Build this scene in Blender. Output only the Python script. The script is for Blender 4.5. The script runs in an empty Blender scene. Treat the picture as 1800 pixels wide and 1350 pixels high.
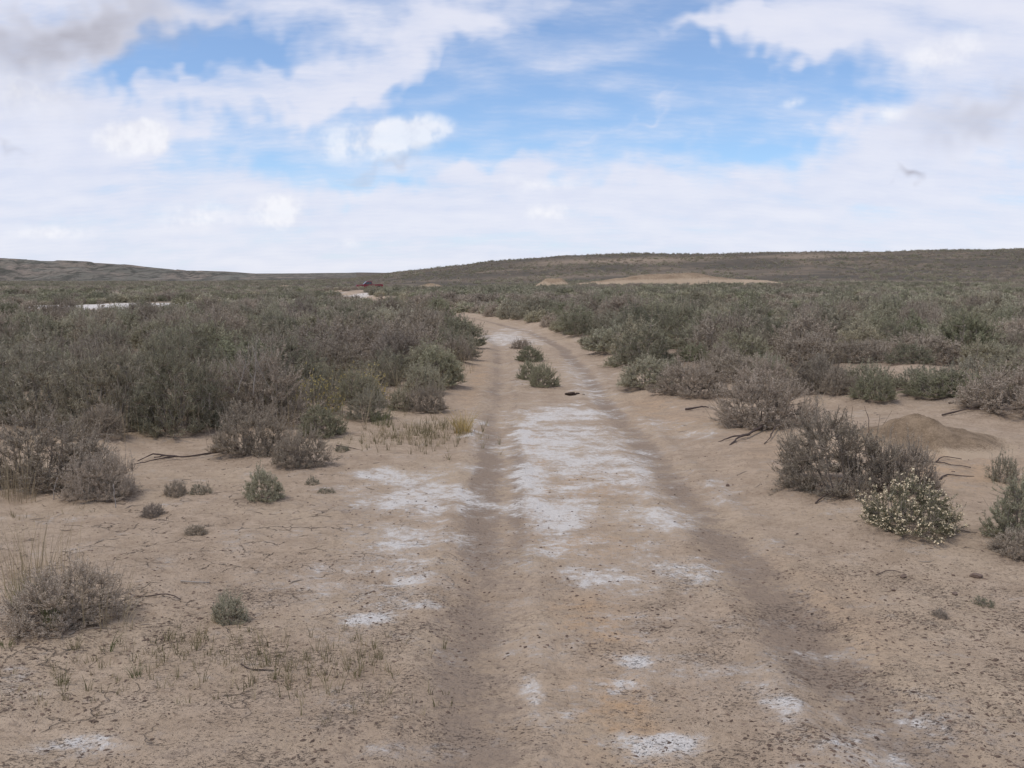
import bpy, bmesh, math, random
import numpy as np
from mathutils import Vector, Matrix, Euler

R = math.radians
random.seed(7)
RNG = np.random.default_rng(11)
scene = bpy.context.scene
COL = scene.collection

# ------------------------------------------------------------------ camera
CAM_H = 1.65
cam_data = bpy.data.cameras.new('camera')
cam_data.sensor_width = 36.0
cam_data.lens = 36.0
cam_data.clip_start = 0.05
cam_data.clip_end = 20000.0
cam = bpy.data.objects.new('camera', cam_data)
cam.location = (0, 0, CAM_H)
cam.rotation_euler = (R(90 - 5.868), 0, 0)
COL.objects.link(cam)
scene.camera = cam

# ------------------------------------------------------------------ sun, exposure, renderer
SUN_EL, SUN_AZ = 60.0, 245.0          # azimuth clockwise from +Y: behind the camera, to its left
SKY_STRENGTH = 0.1
sun_data = bpy.data.lights.new('sun', 'SUN')
sun_data.energy = 1.5
sun_data.angle = R(14)
sun_data.color = (1.0, 0.95, 0.87)
sun = bpy.data.objects.new('sun', sun_data)
sd = Vector((math.sin(R(SUN_AZ)) * math.cos(R(SUN_EL)), math.cos(R(SUN_AZ)) * math.cos(R(SUN_EL)), math.sin(R(SUN_EL))))
sun.rotation_euler = (-sd).to_track_quat('-Z', 'Y').to_euler()
sun.location = (0, 0, 30)
COL.objects.link(sun)

scene.view_settings.view_transform = 'Standard'
scene.view_settings.look = 'None'
scene.view_settings.gamma = 1.0
scene.view_settings.use_curve_mapping = False
scene.view_settings.exposure = 0.1
scene.render.engine = 'CYCLES'
scene.cycles.max_bounces = 4
scene.cycles.diffuse_bounces = 2
scene.cycles.transmission_bounces = 3
scene.cycles.transparent_max_bounces = 4
scene.cycles.caustics_reflective = False
scene.cycles.caustics_refractive = False


# ------------------------------------------------------------------ node helper
class NT:
    def __init__(self, tree):
        self.t = tree
        self.n = tree.nodes
        self.l = tree.links

    def node(self, typ, **kw):
        nd = self.n.new(typ)
        for k, v in kw.items():
            setattr(nd, k, v)
        return nd

    def put(self, sock, val):
        if isinstance(val, bpy.types.NodeSocket):
            self.l.new(val, sock)
        elif val is not None:
            try:
                sock.default_value = val
            except Exception:
                sock.default_value = (*val, 1.0)

    def math(self, op, a, b=None, c=None, clamp=False):
        nd = self.node('ShaderNodeMath', operation=op, use_clamp=clamp)
        self.put(nd.inputs[0], a)
        if b is not None: self.put(nd.inputs[1], b)
        if c is not None: self.put(nd.inputs[2], c)
        return nd.outputs[0]

    def vmath(self, op, a, b=None, scale=None):
        nd = self.node('ShaderNodeVectorMath', operation=op)
        self.put(nd.inputs[0], a)
        if b is not None: self.put(nd.inputs[1], b)
        if scale is not None: self.put(nd.inputs['Scale'], scale)
        return nd.outputs[0]

    def noise(self, vec, scale, detail=4.0, rough=0.55, dist=0.0, out=0):
        nd = self.node('ShaderNodeTexNoise')
        if vec is not None: self.l.new(vec, nd.inputs['Vector'])
        nd.inputs['Scale'].default_value = scale
        nd.inputs['Detail'].default_value = detail
        nd.inputs['Roughness'].default_value = rough
        nd.inputs['Distortion'].default_value = dist
        return nd.outputs[out]

    def ramp(self, fac, lo, hi, a=0.0, b=1.0):
        nd = self.node('ShaderNodeMapRange', interpolation_type='SMOOTHSTEP', clamp=True)
        self.put(nd.inputs['Value'], fac)
        self.put(nd.inputs['From Min'], lo)
        self.put(nd.inputs['From Max'], hi)
        self.put(nd.inputs['To Min'], a)
        self.put(nd.inputs['To Max'], b)
        return nd.outputs['Result']

    def mix(self, fac, a, b, blend='MIX'):
        nd = self.node('ShaderNodeMix', data_type='RGBA', blend_type=blend)
        self.put(nd.inputs[0], fac)
        self.put(nd.inputs[6], a)
        self.put(nd.inputs[7], b)
        return nd.outputs[2]

    def attr(self, name):
        return self.node('ShaderNodeAttribute', attribute_name=name).outputs['Fac']

    def bump(self, height, strength, dist, normal=None):
        nd = self.node('ShaderNodeBump')
        nd.inputs['Strength'].default_value = strength
        nd.inputs['Distance'].default_value = dist
        self.l.new(height, nd.inputs['Height'])
        if normal is not None: self.l.new(normal, nd.inputs['Normal'])
        return nd.outputs[0]


# ------------------------------------------------------------------ sky with clouds
world = bpy.data.worlds.new('World')
scene.world = world
world.use_nodes = True
world.cycles.sampling_method = 'MANUAL'
world.cycles.sample_map_resolution = 512


def build_sky():
    t = NT(world.node_tree)
    t.n.clear()
    out = t.node('ShaderNodeOutputWorld')
    bg = t.node('ShaderNodeBackground')
    bg.inputs['Strength'].default_value = SKY_STRENGTH
    t.l.new(bg.outputs[0], out.inputs['Surface'])
    sky = t.node('ShaderNodeTexSky', sky_type='NISHITA')
    sky.sun_disc = False
    sky.sun_elevation = R(SUN_EL)
    sky.sun_rotation = R(SUN_AZ)
    sky.altitude = 1800.0
    sky.air_density = 1.0
    sky.dust_density = 0.6
    sky.ozone_density = 1.6
    d = t.node('ShaderNodeTexCoord').outputs['Generated']
    sep = t.node('ShaderNodeSeparateXYZ'); t.l.new(d, sep.inputs[0])
    dz = sep.outputs[2]
    # cloud-deck coordinates: the sheet is seen ever more edge-on towards the horizon
    den = t.math('ADD', t.math('MAXIMUM', dz, 0.0), 0.26)
    comb = t.node('ShaderNodeCombineXYZ')
    t.put(comb.inputs[0], t.math('DIVIDE', sep.outputs[0], den))
    t.put(comb.inputs[1], t.math('DIVIDE', sep.outputs[1], den))
    deck = comb.outputs[0]
    mp = t.node('ShaderNodeMapping')
    t.l.new(deck, mp.inputs['Vector'])
    mp.inputs['Rotation'].default_value = (0, 0, R(-20))
    mp.inputs['Scale'].default_value = (0.75, 1.5, 1)
    wisps = t.noise(mp.outputs[0], 2.4, 5.0, 0.60, 0.0)
    mp2 = t.node('ShaderNodeMapping')
    t.l.new(deck, mp2.inputs['Vector'])
    mp2.inputs['Rotation'].default_value = (0, 0, R(28))
    mp2.inputs['Scale'].default_value = (0.8, 1.9, 1)
    fine = t.noise(mp.outputs[0], 9.5, 4.0, 0.62, 0.0)
    # direction warped for ragged cloud edges
    w1 = t.noise(d, 6.0, 4.0, 0.72, 0.0, out=1)
    wv = t.vmath('SCALE', t.vmath('SUBTRACT', w1, (0.5, 0.5, 0.5)), scale=0.17)
    dw = t.vmath('ADD', d, wv)

    def blob(az, el, ha, hb, roll, vec):
        """soft ellipsoid about the direction (az, el) degrees, half sizes in degrees"""
        c = (math.sin(R(az)) * math.cos(R(el)), math.cos(R(az)) * math.cos(R(el)), math.sin(R(el)))
        m = t.node('ShaderNodeMapping', vector_type='TEXTURE')
        t.l.new(vec, m.inputs['Vector'])
        m.inputs['Location'].default_value = c
        m.inputs['Rotation'].default_value = (0, R(-roll), R(-az))
        m.inputs['Scale'].default_value = (math.sin(R(ha)), 0.5, math.sin(R(hb)))
        g = t.node('ShaderNodeTexGradient', gradient_type='SPHERICAL')
        t.l.new(m.outputs[0], g.inputs[0])
        return g.outputs['Fac']

    def total(items, start, vec):
        acc = start
        for (az, el, ha, hb, roll, w) in items:
            acc = t.math('MULTIPLY_ADD', blob(az, el, ha, hb, roll, vec), w, acc)
        return acc

    # thin cover everywhere, thicker low down; holes of blue and banks of white
    low = t.ramp(dz, 0.02, 0.19, 0.55, 0.0)
    base = t.math('ADD', t.math('MULTIPLY_ADD', wisps, 1.9, -0.33), low)
    base = t.math('MULTIPLY_ADD', t.math('SUBTRACT', fine, 0.5), 0.75, base)
    streak = t.noise(mp2.outputs[0], 2.4, 5.0, 0.62, 0.0)
    base = t.math('MULTIPLY_ADD', t.math('SUBTRACT', streak, 0.5), 1.05, base)
    holes = [(3.4, 12.1, 10.5, 5.1, 8, -1.7),
             (-0.6, 9.2, 8.3, 3.5, 20, -1.15),
             (13.7, 9.8, 8.6, 2.9, -5, -1.1),
             (7.8, 7.6, 13.4, 3.0, 0, -0.75),
             (-18.3, 10.7, 6.0, 2.0, 25, -1.15),
             (-10.5, 7.3, 11.5, 2.6, 12, -0.9),
             (-13.8, 11.9, 8.0, 2.0, 14, -0.8),
             (-5.6, 5.9, 9.5, 1.9, 0, -0.45),
             (8.7, 5.2, 8.3, 1.4, -5, -0.4),
             (25.1, 6.6, 2.9, 1.0, 0, -0.5)]
    banks = [(-13.4, 10.1, 13.4, 2.0, 17, 0.95),
             (-6.2, 11.5, 4.5, 1.3, 20, 0.7),
             (-2.5, 14.1, 5.1, 1.6, 10, 0.9),
             (-17.9, 13.2, 13.4, 2.4, 5, 0.6),
             (-24.5, 8.7, 7.3, 5.1, 0, 0.9),
             (12.2, 12.4, 7.0, 1.3, -8, 1.0),
             (21.2, 12.1, 11.5, 4.1, 0, 1.0),
             (23.5, 8.5, 8.3, 2.5, 10, 0.9),
             (18.2, 5.9, 15.9, 2.5, 8, 0.5),
             (-18.2, 5.6, 15.9, 2.5, 0, 0.35),
             (7.7, 8.4, 8.3, 0.7, 14, 0.5),
             (0.9, 4.7, 15.9, 1.9, 0, 0.5)]
    S = total(banks, total(holes, 0.0, dw), dw)
    S = t.math('MINIMUM', t.math('MAXIMUM', S, -0.52), 0.55)
    D = t.math('ADD', base, S)
    cover = t.ramp(D, -0.12, 1.22)
    # separate fair-weather puffs with firmer edges
    dp = t.vmath('ADD', d, t.vmath('SCALE', wv, scale=0.16))
    puffs = [(-20.1, 7.2, 2.3, 1.2, 0, 2.0),
             (-19.0, 7.4, 1.5, 1.1, 0, 1.8),
             (-7.3, 7.6, 5.0, 1.5, 5, 1.35),
             (-5.6, 8.1, 3.2, 1.1, 8, 0.8),
             (-12.6, 3.6, 1.8, 1.2, 10, 1.8),
             (-16.8, 3.1, 3.5, 1.3, 5, 0.8),
             (-24.0, 2.4, 3.2, 0.7, 0, 0.8),
             (2.0, 3.5, 2.2, 0.8, 0, 0.9),
             (-25.0, 9.4, 4.1, 2.2, 0, 0.7),
             (22.2, 11.1, 3.5, 1.3, 10, 0.8),
             (19.7, 8.3, 1.3, 0.8, 0, 0.8),
             (14.8, 9.1, 0.9, 0.5, 10, 0.7),
             (-8.8, 2.2, 1.6, 0.5, 0, 0.6),
             (1.3, 5.1, 4.5, 0.7, 0, 0.6)]
    P = total(puffs, 0.0, dp)
    lump = t.noise(d, 34.0, 3.0, 0.65)
    P = t.math('MULTIPLY', P, t.ramp(lump, 0.28, 0.72, 0.5, 1.4))
    puff = t.ramp(P, 0.0, 1.15, 0.0, 0.75)
    darks = [(-22.8, 12.1, 10.5, 2.5, 12, 0.95),
             (-24.5, 8.9, 5.7, 1.9, 0, 0.35),
             (24.3, 8.3, 7.3, 1.9, 10, 0.5),
             (20.8, 5.1, 1.3, 0.5, 0, 0.9),
             (-25.6, 6.4, 2.2, 0.4, 0, 0.4),
             (-6.6, 6.9, 3.6, 0.7, 4, 0.4)]
    K = t.math('MULTIPLY', t.ramp(total(darks, 0.0, dw), 0.0, 1.0), t.ramp(fine, 0.2, 0.7, 0.65, 1.0))
    # colours (before the background strength)
    veil = t.mix(t.ramp(wisps, 0.35, 0.75), (6.6, 6.95, 8.35), (7.7, 7.75, 8.7))
    veil = t.mix(t.ramp(fine, 0.3, 0.75, 0.0, 0.45), veil, (8.2, 8.2, 8.9))
    blue = t.mix(.10, t.mix(1.0, sky.outputs[0], (1.05, 1.24, 1.42), 'MULTIPLY'), (7.0, 7.2, 8.4))
    c = t.mix(t.math('MULTIPLY', cover, 0.92), blue, veil)
    c = t.mix(puff, c, t.mix(t.ramp(lump, .30, .62), (7.3, 7.4, 8.2), (9.0, 9.0, 9.35)))
    c = t.mix(K, c, (4.3, 4.3, 5.0))
    t.l.new(c, bg.inputs['Color'])


build_sky()


# ------------------------------------------------------------------ object helpers
def tag(o, label=None, cat=None, group=None, kind=None):
    if label: o['label'] = label
    if cat: o['category'] = cat
    if group: o['group'] = group
    if kind: o['kind'] = kind
    return o


def mesh_from(name, verts, faces, mats=(), smooth=False, mat_index=None):
    """verts (n,3); faces: array (m,k) or list of such arrays"""
    me = bpy.data.meshes.new(name)
    if isinstance(faces, np.ndarray): faces = [faces]
    faces = [np.asarray(f, dtype=np.int32) for f in faces if len(f)]
    verts = np.asarray(verts, dtype=np.float32)
    me.vertices.add(len(verts))
    me.vertices.foreach_set('co', verts.ravel())
    nl = sum(f.size for f in faces)
    npoly = sum(len(f) for f in faces)
    me.loops.add(nl)
    me.loops.foreach_set('vertex_index', np.concatenate([f.ravel() for f in faces]))
    me.polygons.add(npoly)
    sizes = np.concatenate([np.full(len(f), f.shape[1], dtype=np.int32) for f in faces])
    starts = np.concatenate([[0], np.cumsum(sizes)[:-1]]).astype(np.int32)
    me.polygons.foreach_set('loop_start', starts)
    me.polygons.foreach_set('use_smooth', np.full(npoly, smooth, dtype=bool))
    for m in mats: me.materials.append(m)
    if mat_index is not None:
        me.polygons.foreach_set('material_index', np.asarray(mat_index, dtype=np.int32))
    me.update(calc_edges=True)
    return me


def add_obj(name, me, parent=None, loc=(0, 0, 0), rot=(0, 0, 0), scl=(1, 1, 1)):
    o = bpy.data.objects.new(name, me)
    o.location, o.rotation_euler, o.scale = loc, rot, scl
    if parent is not None: o.parent = parent
    COL.objects.link(o)
    return o


def add_empty(name, loc, rz=0.0, scl=(1, 1, 1), tilt=(0, 0)):
    o = bpy.data.objects.new(name, None)
    o.empty_display_size = 0.1
    o.location = loc
    o.rotation_euler = (tilt[0], tilt[1], rz)
    o.scale = scl
    COL.objects.link(o)
    return o


# ------------------------------------------------------------------ numpy noise
def _hash(ix, iy, seed):
    h = (ix.astype(np.int64) * 374761393 + iy.astype(np.int64) * 668265263 + seed * 1442695041) & 0xFFFFFFFF
    h = ((h ^ (h >> 13)) * 1274126177) & 0xFFFFFFFF
    h = (h ^ (h >> 16)) & 0xFFFFFFFF
    return h.astype(np.float64) / 4294967295.0


def vnoise(x, y, seed=0):
    xi, yi = np.floor(x), np.floor(y)
    fx, fy = x - xi, y - yi
    fx = fx * fx * fx * (fx * (fx * 6 - 15) + 10)
    fy = fy * fy * fy * (fy * (fy * 6 - 15) + 10)
    a, b = _hash(xi, yi, seed), _hash(xi + 1, yi, seed)
    c, d = _hash(xi, yi + 1, seed), _hash(xi + 1, yi + 1, seed)
    return (a + (b - a) * fx) * (1 - fy) + (c + (d - c) * fx) * fy


def fbm(x, y, seed=0, octv=4, gain=0.5):
    s, a, n = 0.0, 1.0, 0.0
    for k in range(octv):
        s = s + a * vnoise(x * 2 ** k + 17.3 * k, y * 2 ** k - 9.1 * k, seed + k)
        n += a
        a *= gain
    return s / n - 0.5


def sstep(v, a, b):
    t = np.clip((v - a) / (b - a), 0, 1)
    return t * t * (3 - 2 * t)


# ------------------------------------------------------------------ the lie of the land (metres, camera at the origin looking along +Y)
YL = [0, 10, 18, 25, 33, 43, 53, 68, 83, 111, 130, 160, 200, 260]
XL = [-.15, -.16, -.17, -.30, -.83, -2.4, -4.7, -7.9, -11.3, -18.4, -24, -31, -36, -40]
YR = [0, 6, 14, 18.6, 25, 32, 39.3, 48, 60, 75, 94, 120, 160, 200, 260]
XR = [1.45, 1.35, 1.25, 1.28, 1.17, .54, -.87, -2.94, -5.97, -9.5, -14.5, -21.4, -29.6, -34.6, -38.6]
# bare ground between the scrub on both sides
EL_Y = [3, 7, 10.4, 11.5, 12.7, 14.2, 18, 24, 35, 48, 60, 75, 95, 125, 160]
EL_X = [-9, -7, -3.2, -2.3, -1.6, -1.0, -.85, -.95, -2.2, -4.9, -7.9, -11.9, -17, -25, -34]
ER_Y = [3, 9, 13.2, 13.8, 15, 18.6, 26, 34, 41.5, 50, 60, 75, 95, 125, 160]
ER_X = [9, 8, 3.4, 2.6, 2.3, 1.85, 1.65, .95, -.5, -2.6, -5.1, -8.5, -13.4, -20.5, -29]


def rut_l(y): return np.interp(y, YL, XL)
def rut_r(y): return np.interp(y, YR, XR)


SPOTS = []      # hummocks under shrubs: x, y, radius, height


def hills(x, y):
    r = np.hypot(x, y)
    u = np.where(y > 1, x / np.maximum(y, 1), np.sign(x) * 3)
    # long sage-covered rise beyond the flat
    top = np.interp(u, [-.30, -.16, -.11, -.02, .055, .11, .19, .31, .5, .8], [0, 1.0, 4.2, 8.4, 10.2, 10.7, 10.2, 11.4, 11.8, 11])
    top = top + 0.9 * fbm(u * 9, u * 0 + 3, 5, 4) * sstep(u, -.15, .05)
    up = sstep(r, 175 + 25 * fbm(x / 60, y / 60, 8, 3), 430)
    z = top * (0.35 * up + 0.65 * up ** 1.7)
    z = z * (1 - 0.25 * sstep(r, 450, 1500))
    z = z + sstep(r, 190, 320) * 1.6 * fbm(x / 34, y / 34, 21, 4) * sstep(u, -.12, .0)
    # eroded badland ridge
    top2 = np.interp(u, [-1.2, -.8, -.5, -.43, -.38, -.32, -.28, -.24, -.2, -.1], [12, 15, 15.6, 14.6, 12.5, 8.0, 7.0, 4.6, 2.6, 0])
    gul = np.abs(fbm(x / 55, y / 170, 31, 4)) * 2
    up2 = sstep(r, 560 + 130 * gul, 800)
    z = z + top2 * up2 * (1 - 0.4 * gul * (1 - up2)) * (1 - .3 * sstep(r, 850, 2500))
    z = z - up2 * (1 - sstep(r, 780, 830)) * top2 * .55 * (np.maximum(0, .5 - np.abs(fbm(x / 30 + y / 200, y / 120, 36, 3)) * 5)) + up2 * top2 * 0.10 * fbm(x / 40, y / 60, 35, 4)
    # far swell between the two
    z = z + np.interp(u, [-.4, -.25, -.19, -.15, -.12, -.05], [4, 5, 8, 9.5, 8, 4]) * sstep(r, 1100, 1700)
    return z


def land(x, y):
    """large ground height without the fine relief"""
    r = np.hypot(x, y)
    xl, xr = rut_l(y), rut_r(y)
    off = np.maximum(xl - x, x - xr)                   # metres outside the pair of ruts
    out = sstep(off, 0.35, 2.2)
    z = out * (0.02 + .07 * sstep(r, 12, 22) + (0.08 + .1 * sstep(r, 12, 22)) * fbm(x / 5.0, y / 5.0, 1, 3)) + 0.55 * out * sstep(r, 12, 60) * fbm(x / 17.0, y / 17.0, 2, 3)
    z = z + 0.03 * fbm(x / 1.3, y / 1.3, 3, 3) + out * .035 * fbm(x / .55, y / .55, 7, 3) * (1 - sstep(r, 20, 40))
    z = z + .05 * sstep(x - xr + .5 * fbm(y / 1.1, y * 0, 81, 3), .45, .85) * sstep(y, 5, 8)
    z = z + 0.05 * sstep(x, 2.0, 5.0) * sstep(y, 8, 13)
    z = z + 0.45 * sstep(x, 0, 30) * sstep(y, 110, 150)
    z = z - .85 * np.exp(-((x + 27) / 22) ** 2 - ((y - 205) / 45) ** 2)
    z = z - .45 * np.exp(-((x + 22) / 9) ** 2 - ((y - 50) / 9) ** 2)
    z = z + hills(x, y)
    return z


def ground_z(x, y, fine=False):
    x, y = np.asarray(x, dtype=np.float64), np.asarray(y, dtype=np.float64)
    z = land(x, y)
    for (sx, sy, sr, sh) in SPOTS:
        m = (np.abs(x - sx) < 3 * sr) & (np.abs(y - sy) < 3 * sr)
        if m.ndim == 0:
            if m: z = z + sh * math.exp(-((x - sx) ** 2 + (y - sy) ** 2) / (sr * sr))
        elif m.any():
            z[m] += sh * np.exp(-((x[m] - sx) ** 2 + (y[m] - sy) ** 2) / (sr * sr))
    if fine:
        near = 1 - sstep(np.hypot(x, y), 25, 45)
        dl, dr = x - rut_l(y) + .06 * fbm(y / .8, y * 0, 61, 2), x - rut_r(y) + .06 * fbm(y / .8, y * 0 + 5, 62, 2)
        for d in (dl, dr):
            z = z + near * (-0.028 * np.exp(-(d / .19) ** 2) + .014 * np.exp(-((np.abs(d) - .27) / .07) ** 2))
        z = z + near * (0.010 * fbm(x / .28, y / .28, 4, 3) + 0.012 * fbm(x / .09, y / .09, 6, 2))
    return z


def gz(x, y): return float(ground_z(np.array([x]), np.array([y]))[0])


# ------------------------------------------------------------------ materials
def new_mat(name):
    m = bpy.data.materials.new(name)
    m.use_nodes = True
    t = NT(m.node_tree)
    t.n.clear()
    out = t.node('ShaderNodeOutputMaterial')
    return m, t, out


def principled(t, out, color, rough=0.9, normal=None, spec=0.2, metallic=0.0):
    b = t.node('ShaderNodeBsdfPrincipled')
    t.put(b.inputs['Base Color'], color)
    t.put(b.inputs['Roughness'], rough)
    b.inputs['Specular IOR Level'].default_value = spec
    b.inputs['Metallic'].default_value = metallic
    if normal is not None: t.l.new(normal, b.inputs['Normal'])
    t.l.new(b.outputs[0], out.inputs['Surface'])
    return b


def plain_mat(name, rgb, rough=0.6, spec=0.4, var=0.25, scale=30.0, metallic=0.0):
    m, t, out = new_mat(name)
    pos = t.node('ShaderNodeTexCoord').outputs['Object']
    n = t.noise(pos, scale, 4)
    c = t.mix(n, tuple(v * (1 - var) for v in rgb), tuple(min(1, v * (1 + var)) for v in rgb))
    principled(t, out, c, rough, None, spec, metallic)
    return m


def make_ground_mat():
    m, t, out = new_mat('desert_soil')
    pos = t.node('ShaderNodeNewGeometry').outputs['Position']
    salt_a, rut_a, ochre_a = t.attr('salt'), t.attr('rut'), t.attr('ochre')
    speck_a, litter_a, scrub_a, crack_a = t.attr('speck'), t.attr('litter'), t.attr('scrub'), t.attr('crack')
    n_big = t.noise(pos, 0.8, 5, 0.6)
    n_mid = t.noise(pos, 4.5, 6, 0.62)
    n_fine = t.noise(pos, 26.0, 5, 0.65)
    n_grit = t.noise(pos, 130.0, 3, 0.6)
    c = t.mix(t.ramp(n_mid, .3, .7), (.385, .283, .196), (.505, .382, .274))
    c = t.mix(t.ramp(n_big, .42, .68, 0, .55), c, (.54, .415, .288))
    c = t.mix(t.math('MULTIPLY', ochre_a, t.ramp(n_mid, .35, .62)), c, (.50, .32, .18))
    c = t.mix(t.ramp(n_fine, .47, .66, 0, .6), c, (.295, .212, .145))
    # worn, slightly damp wheel tracks
    rutf = t.ramp(t.math('MULTIPLY_ADD', t.math('SUBTRACT', n_mid, .5), 2.2, t.math('MULTIPLY_ADD', t.math('SUBTRACT', n_fine, .5), 1.3, rut_a)), .25, .95, 0, .82)
    c = t.mix(rutf, c, t.mix(n_fine, (.246, .182, .134), (.330, .249, .185)))
    c = t.mix(t.math('MULTIPLY', litter_a, t.ramp(n_fine, .3, .65, .3, 1)), c, (.175, .130, .098))
    # white salt crust
    n_salt = t.math('MULTIPLY_ADD', t.noise(pos, 2.1, 3, .6), .55, t.math('MULTIPLY', t.noise(pos, 7.5, 6, .7, .3), .45))
    sv = t.math('MULTIPLY_ADD', t.math('SUBTRACT', n_salt, .5), 3.4, salt_a)
    sv = t.math('MULTIPLY_ADD', t.math('SUBTRACT', n_fine, .5), 1.5, sv)
    saltf = t.math('MULTIPLY_ADD', t.ramp(sv, .48, 1.0), .58, t.ramp(sv, .10, .95, 0, .42))
    c = t.mix(t.math('MULTIPLY', saltf, .92), c, t.mix(n_grit, (.62, .565, .50), (.80, .75, .69)))
    # bits of dry plant and crumbled crust
    clus = t.noise(pos, 2.6, 5, .62)
    amt = t.math('MULTIPLY', speck_a, t.ramp(clus, .34, .66, .45, .95))
    mps = t.node('ShaderNodeMapping'); t.l.new(pos, mps.inputs[0]); mps.inputs['Scale'].default_value = (.75, 1.15, 1)
    s1 = t.noise(mps.outputs[0], 84.0, 3, .6, .9)
    s2 = t.noise(mps.outputs[0], 36.0, 5, .75, 1.2)
    lo = t.math('MULTIPLY_ADD', amt, -.19, .735)
    dot = t.math('MAXIMUM', t.ramp(s1, lo, t.math('ADD', lo, .05)), t.math('MULTIPLY', t.ramp(s2, lo, t.math('ADD', lo, .07)), .4))
    c = t.mix(t.math('MULTIPLY', dot, .85), c, (.135, .098, .078))
    # drying cracks; the shade of their depth is painted into the soil colour
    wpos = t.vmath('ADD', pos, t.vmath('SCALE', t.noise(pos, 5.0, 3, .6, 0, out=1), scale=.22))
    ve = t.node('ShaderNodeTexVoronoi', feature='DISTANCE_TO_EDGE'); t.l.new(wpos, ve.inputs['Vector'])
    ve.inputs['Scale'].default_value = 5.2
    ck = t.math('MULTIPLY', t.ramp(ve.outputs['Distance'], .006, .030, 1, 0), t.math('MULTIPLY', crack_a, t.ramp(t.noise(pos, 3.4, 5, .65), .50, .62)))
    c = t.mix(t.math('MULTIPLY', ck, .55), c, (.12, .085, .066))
    # far off the scrub's own ground: dry litter and low grey growth between the bushes
    n_far = t.noise(pos, .05, 7, .65)
    n_f2 = t.noise(pos, .35, 5, .65)
    far = t.mix(t.ramp(n_far, .44, .66), (.125, .100, .075), (.225, .172, .122))
    far = t.mix(t.ramp(n_f2, .42, .62, 0, .7), far, (.085, .080, .062))
    c = t.mix(scrub_a, c, far)
    h = t.math('MULTIPLY_ADD', n_fine, .55, t.math('MULTIPLY', n_grit, .18))
    h = t.math('MULTIPLY_ADD', ck, -1.0, h)
    h = t.math('MULTIPLY_ADD', dot, .35, h)
    h = t.math('MULTIPLY_ADD', n_mid, .6, h)
    wv = t.node('ShaderNodeTexWave', wave_type='BANDS', bands_direction='Y')
    t.l.new(pos, wv.inputs['Vector'])
    wv.inputs['Scale'].default_value = 4.6; wv.inputs['Distortion'].default_value = 7.0; wv.inputs['Detail'].default_value = 3.0; wv.inputs['Detail Scale'].default_value = 2.5
    h = t.math('MULTIPLY_ADD', t.math('MULTIPLY', wv.outputs['Fac'], t.ramp(rut_a, .25, .7)), .14, h)
    nrm = t.bump(h, 1.0, .038)
    principled(t, out, c, .95, nrm, .12)
    return m


def make_leaf_mat(name, cols, hue_var=.5, trans=.12):
    """cols: list of colours, picked smoothly by each plant's own random number"""
    m, t, out = new_mat(name)
    rnd = t.node('ShaderNodeObjectInfo').outputs['Random']
    rp = t.node('ShaderNodeValToRGB')
    t.l.new(rnd, rp.inputs[0])
    cr = rp.color_ramp
    while len(cr.elements) < len(cols): cr.elements.new(.5)
    for i, cc in enumerate(cols):
        cr.elements[i].position = i / max(1, len(cols) - 1)
        cr.elements[i].color = (*cc, 1)
    v = t.attr('vary')
    c = t.mix(1.0, rp.outputs[0], t.mix(v, (.66, .66, .66), (1.36, 1.34, 1.30)), 'MULTIPLY')
    dif = t.node('ShaderNodeBsdfDiffuse'); t.put(dif.inputs[0], c)
    tr = t.node('ShaderNodeBsdfTranslucent'); t.put(tr.inputs[0], c)
    mx = t.node('ShaderNodeMixShader'); mx.inputs[0].default_value = trans
    t.l.new(dif.outputs[0], mx.inputs[1]); t.l.new(tr.outputs[0], mx.inputs[2])
    t.l.new(mx.outputs[0], out.inputs['Surface'])
    return m


M = {}
M['soil'] = make_ground_mat()
M['sage_leaf'] = make_leaf_mat('sage_leaf', [(0.473, 0.439, 0.313), (0.293, 0.288, 0.194), (0.558, 0.508, 0.379), (0.266, 0.263, 0.167), (0.419, 0.376, 0.265), (0.332, 0.326, 0.211), (0.512, 0.451, 0.324)])
M['dull_leaf'] = make_leaf_mat('dull_leaf', [(0.486, 0.406, 0.322), (0.318, 0.272, 0.213), (0.549, 0.459, 0.364), (0.305, 0.257, 0.213), (0.437, 0.371, 0.282), (0.374, 0.312, 0.249)])
M['green_leaf'] = make_leaf_mat('green_leaf', [(0.326, 0.304, 0.21), (0.235, 0.229, 0.159), (0.395, 0.353, 0.267), (0.258, 0.245, 0.171), (0.355, 0.307, 0.227)])
M['bloom_leaf'] = make_leaf_mat('bloom_leaf', [(.215, .205, .130), (.205, .195, .125)])
M['bark'] = make_leaf_mat('bark', [(0.298, 0.245, 0.198), (0.382, 0.325, 0.266), (0.257, 0.209, 0.167)], trans=0.0)
M['pale_twig'] = make_leaf_mat('pale_twig', [(.33, .27, .20), (.28, .23, .18), (.38, .31, .22)], trans=.1)
M['straw'] = make_leaf_mat('straw', [(.40, .32, .20), (.34, .28, .19), (.44, .36, .24)], trans=.25)
M['grass'] = make_leaf_mat('grass', [(.125, .150, .060), (.16, .165, .075), (.20, .175, .095)], trans=.25)
M['yellow_grass'] = make_leaf_mat('yellow_grass', [(.50, .37, .15), (.46, .36, .17)], trans=.25)
M['bloom'] = make_leaf_mat('bloom', [(.80, .68, .49), (.78, .66, .47)], trans=.2)
M['yellow_bloom'] = make_leaf_mat('yellow_bloom', [(.58, .46, .17), (.52, .42, .18)], trans=.2)
M['dead_wood'] = plain_mat('dead_wood', (.105, .078, .066), .9, .1, .45, 40)
M['grey_wood'] = plain_mat('grey_wood', (.36, .32, .28), .9, .1, .3, 40)
M['crumb'] = make_leaf_mat('crumb', [(.12, .085, .066), (.16, .115, .09)], trans=0.0)
M['stone'] = plain_mat('stone', (.19, .135, .105), .9, .2, .35, 25)
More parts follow.
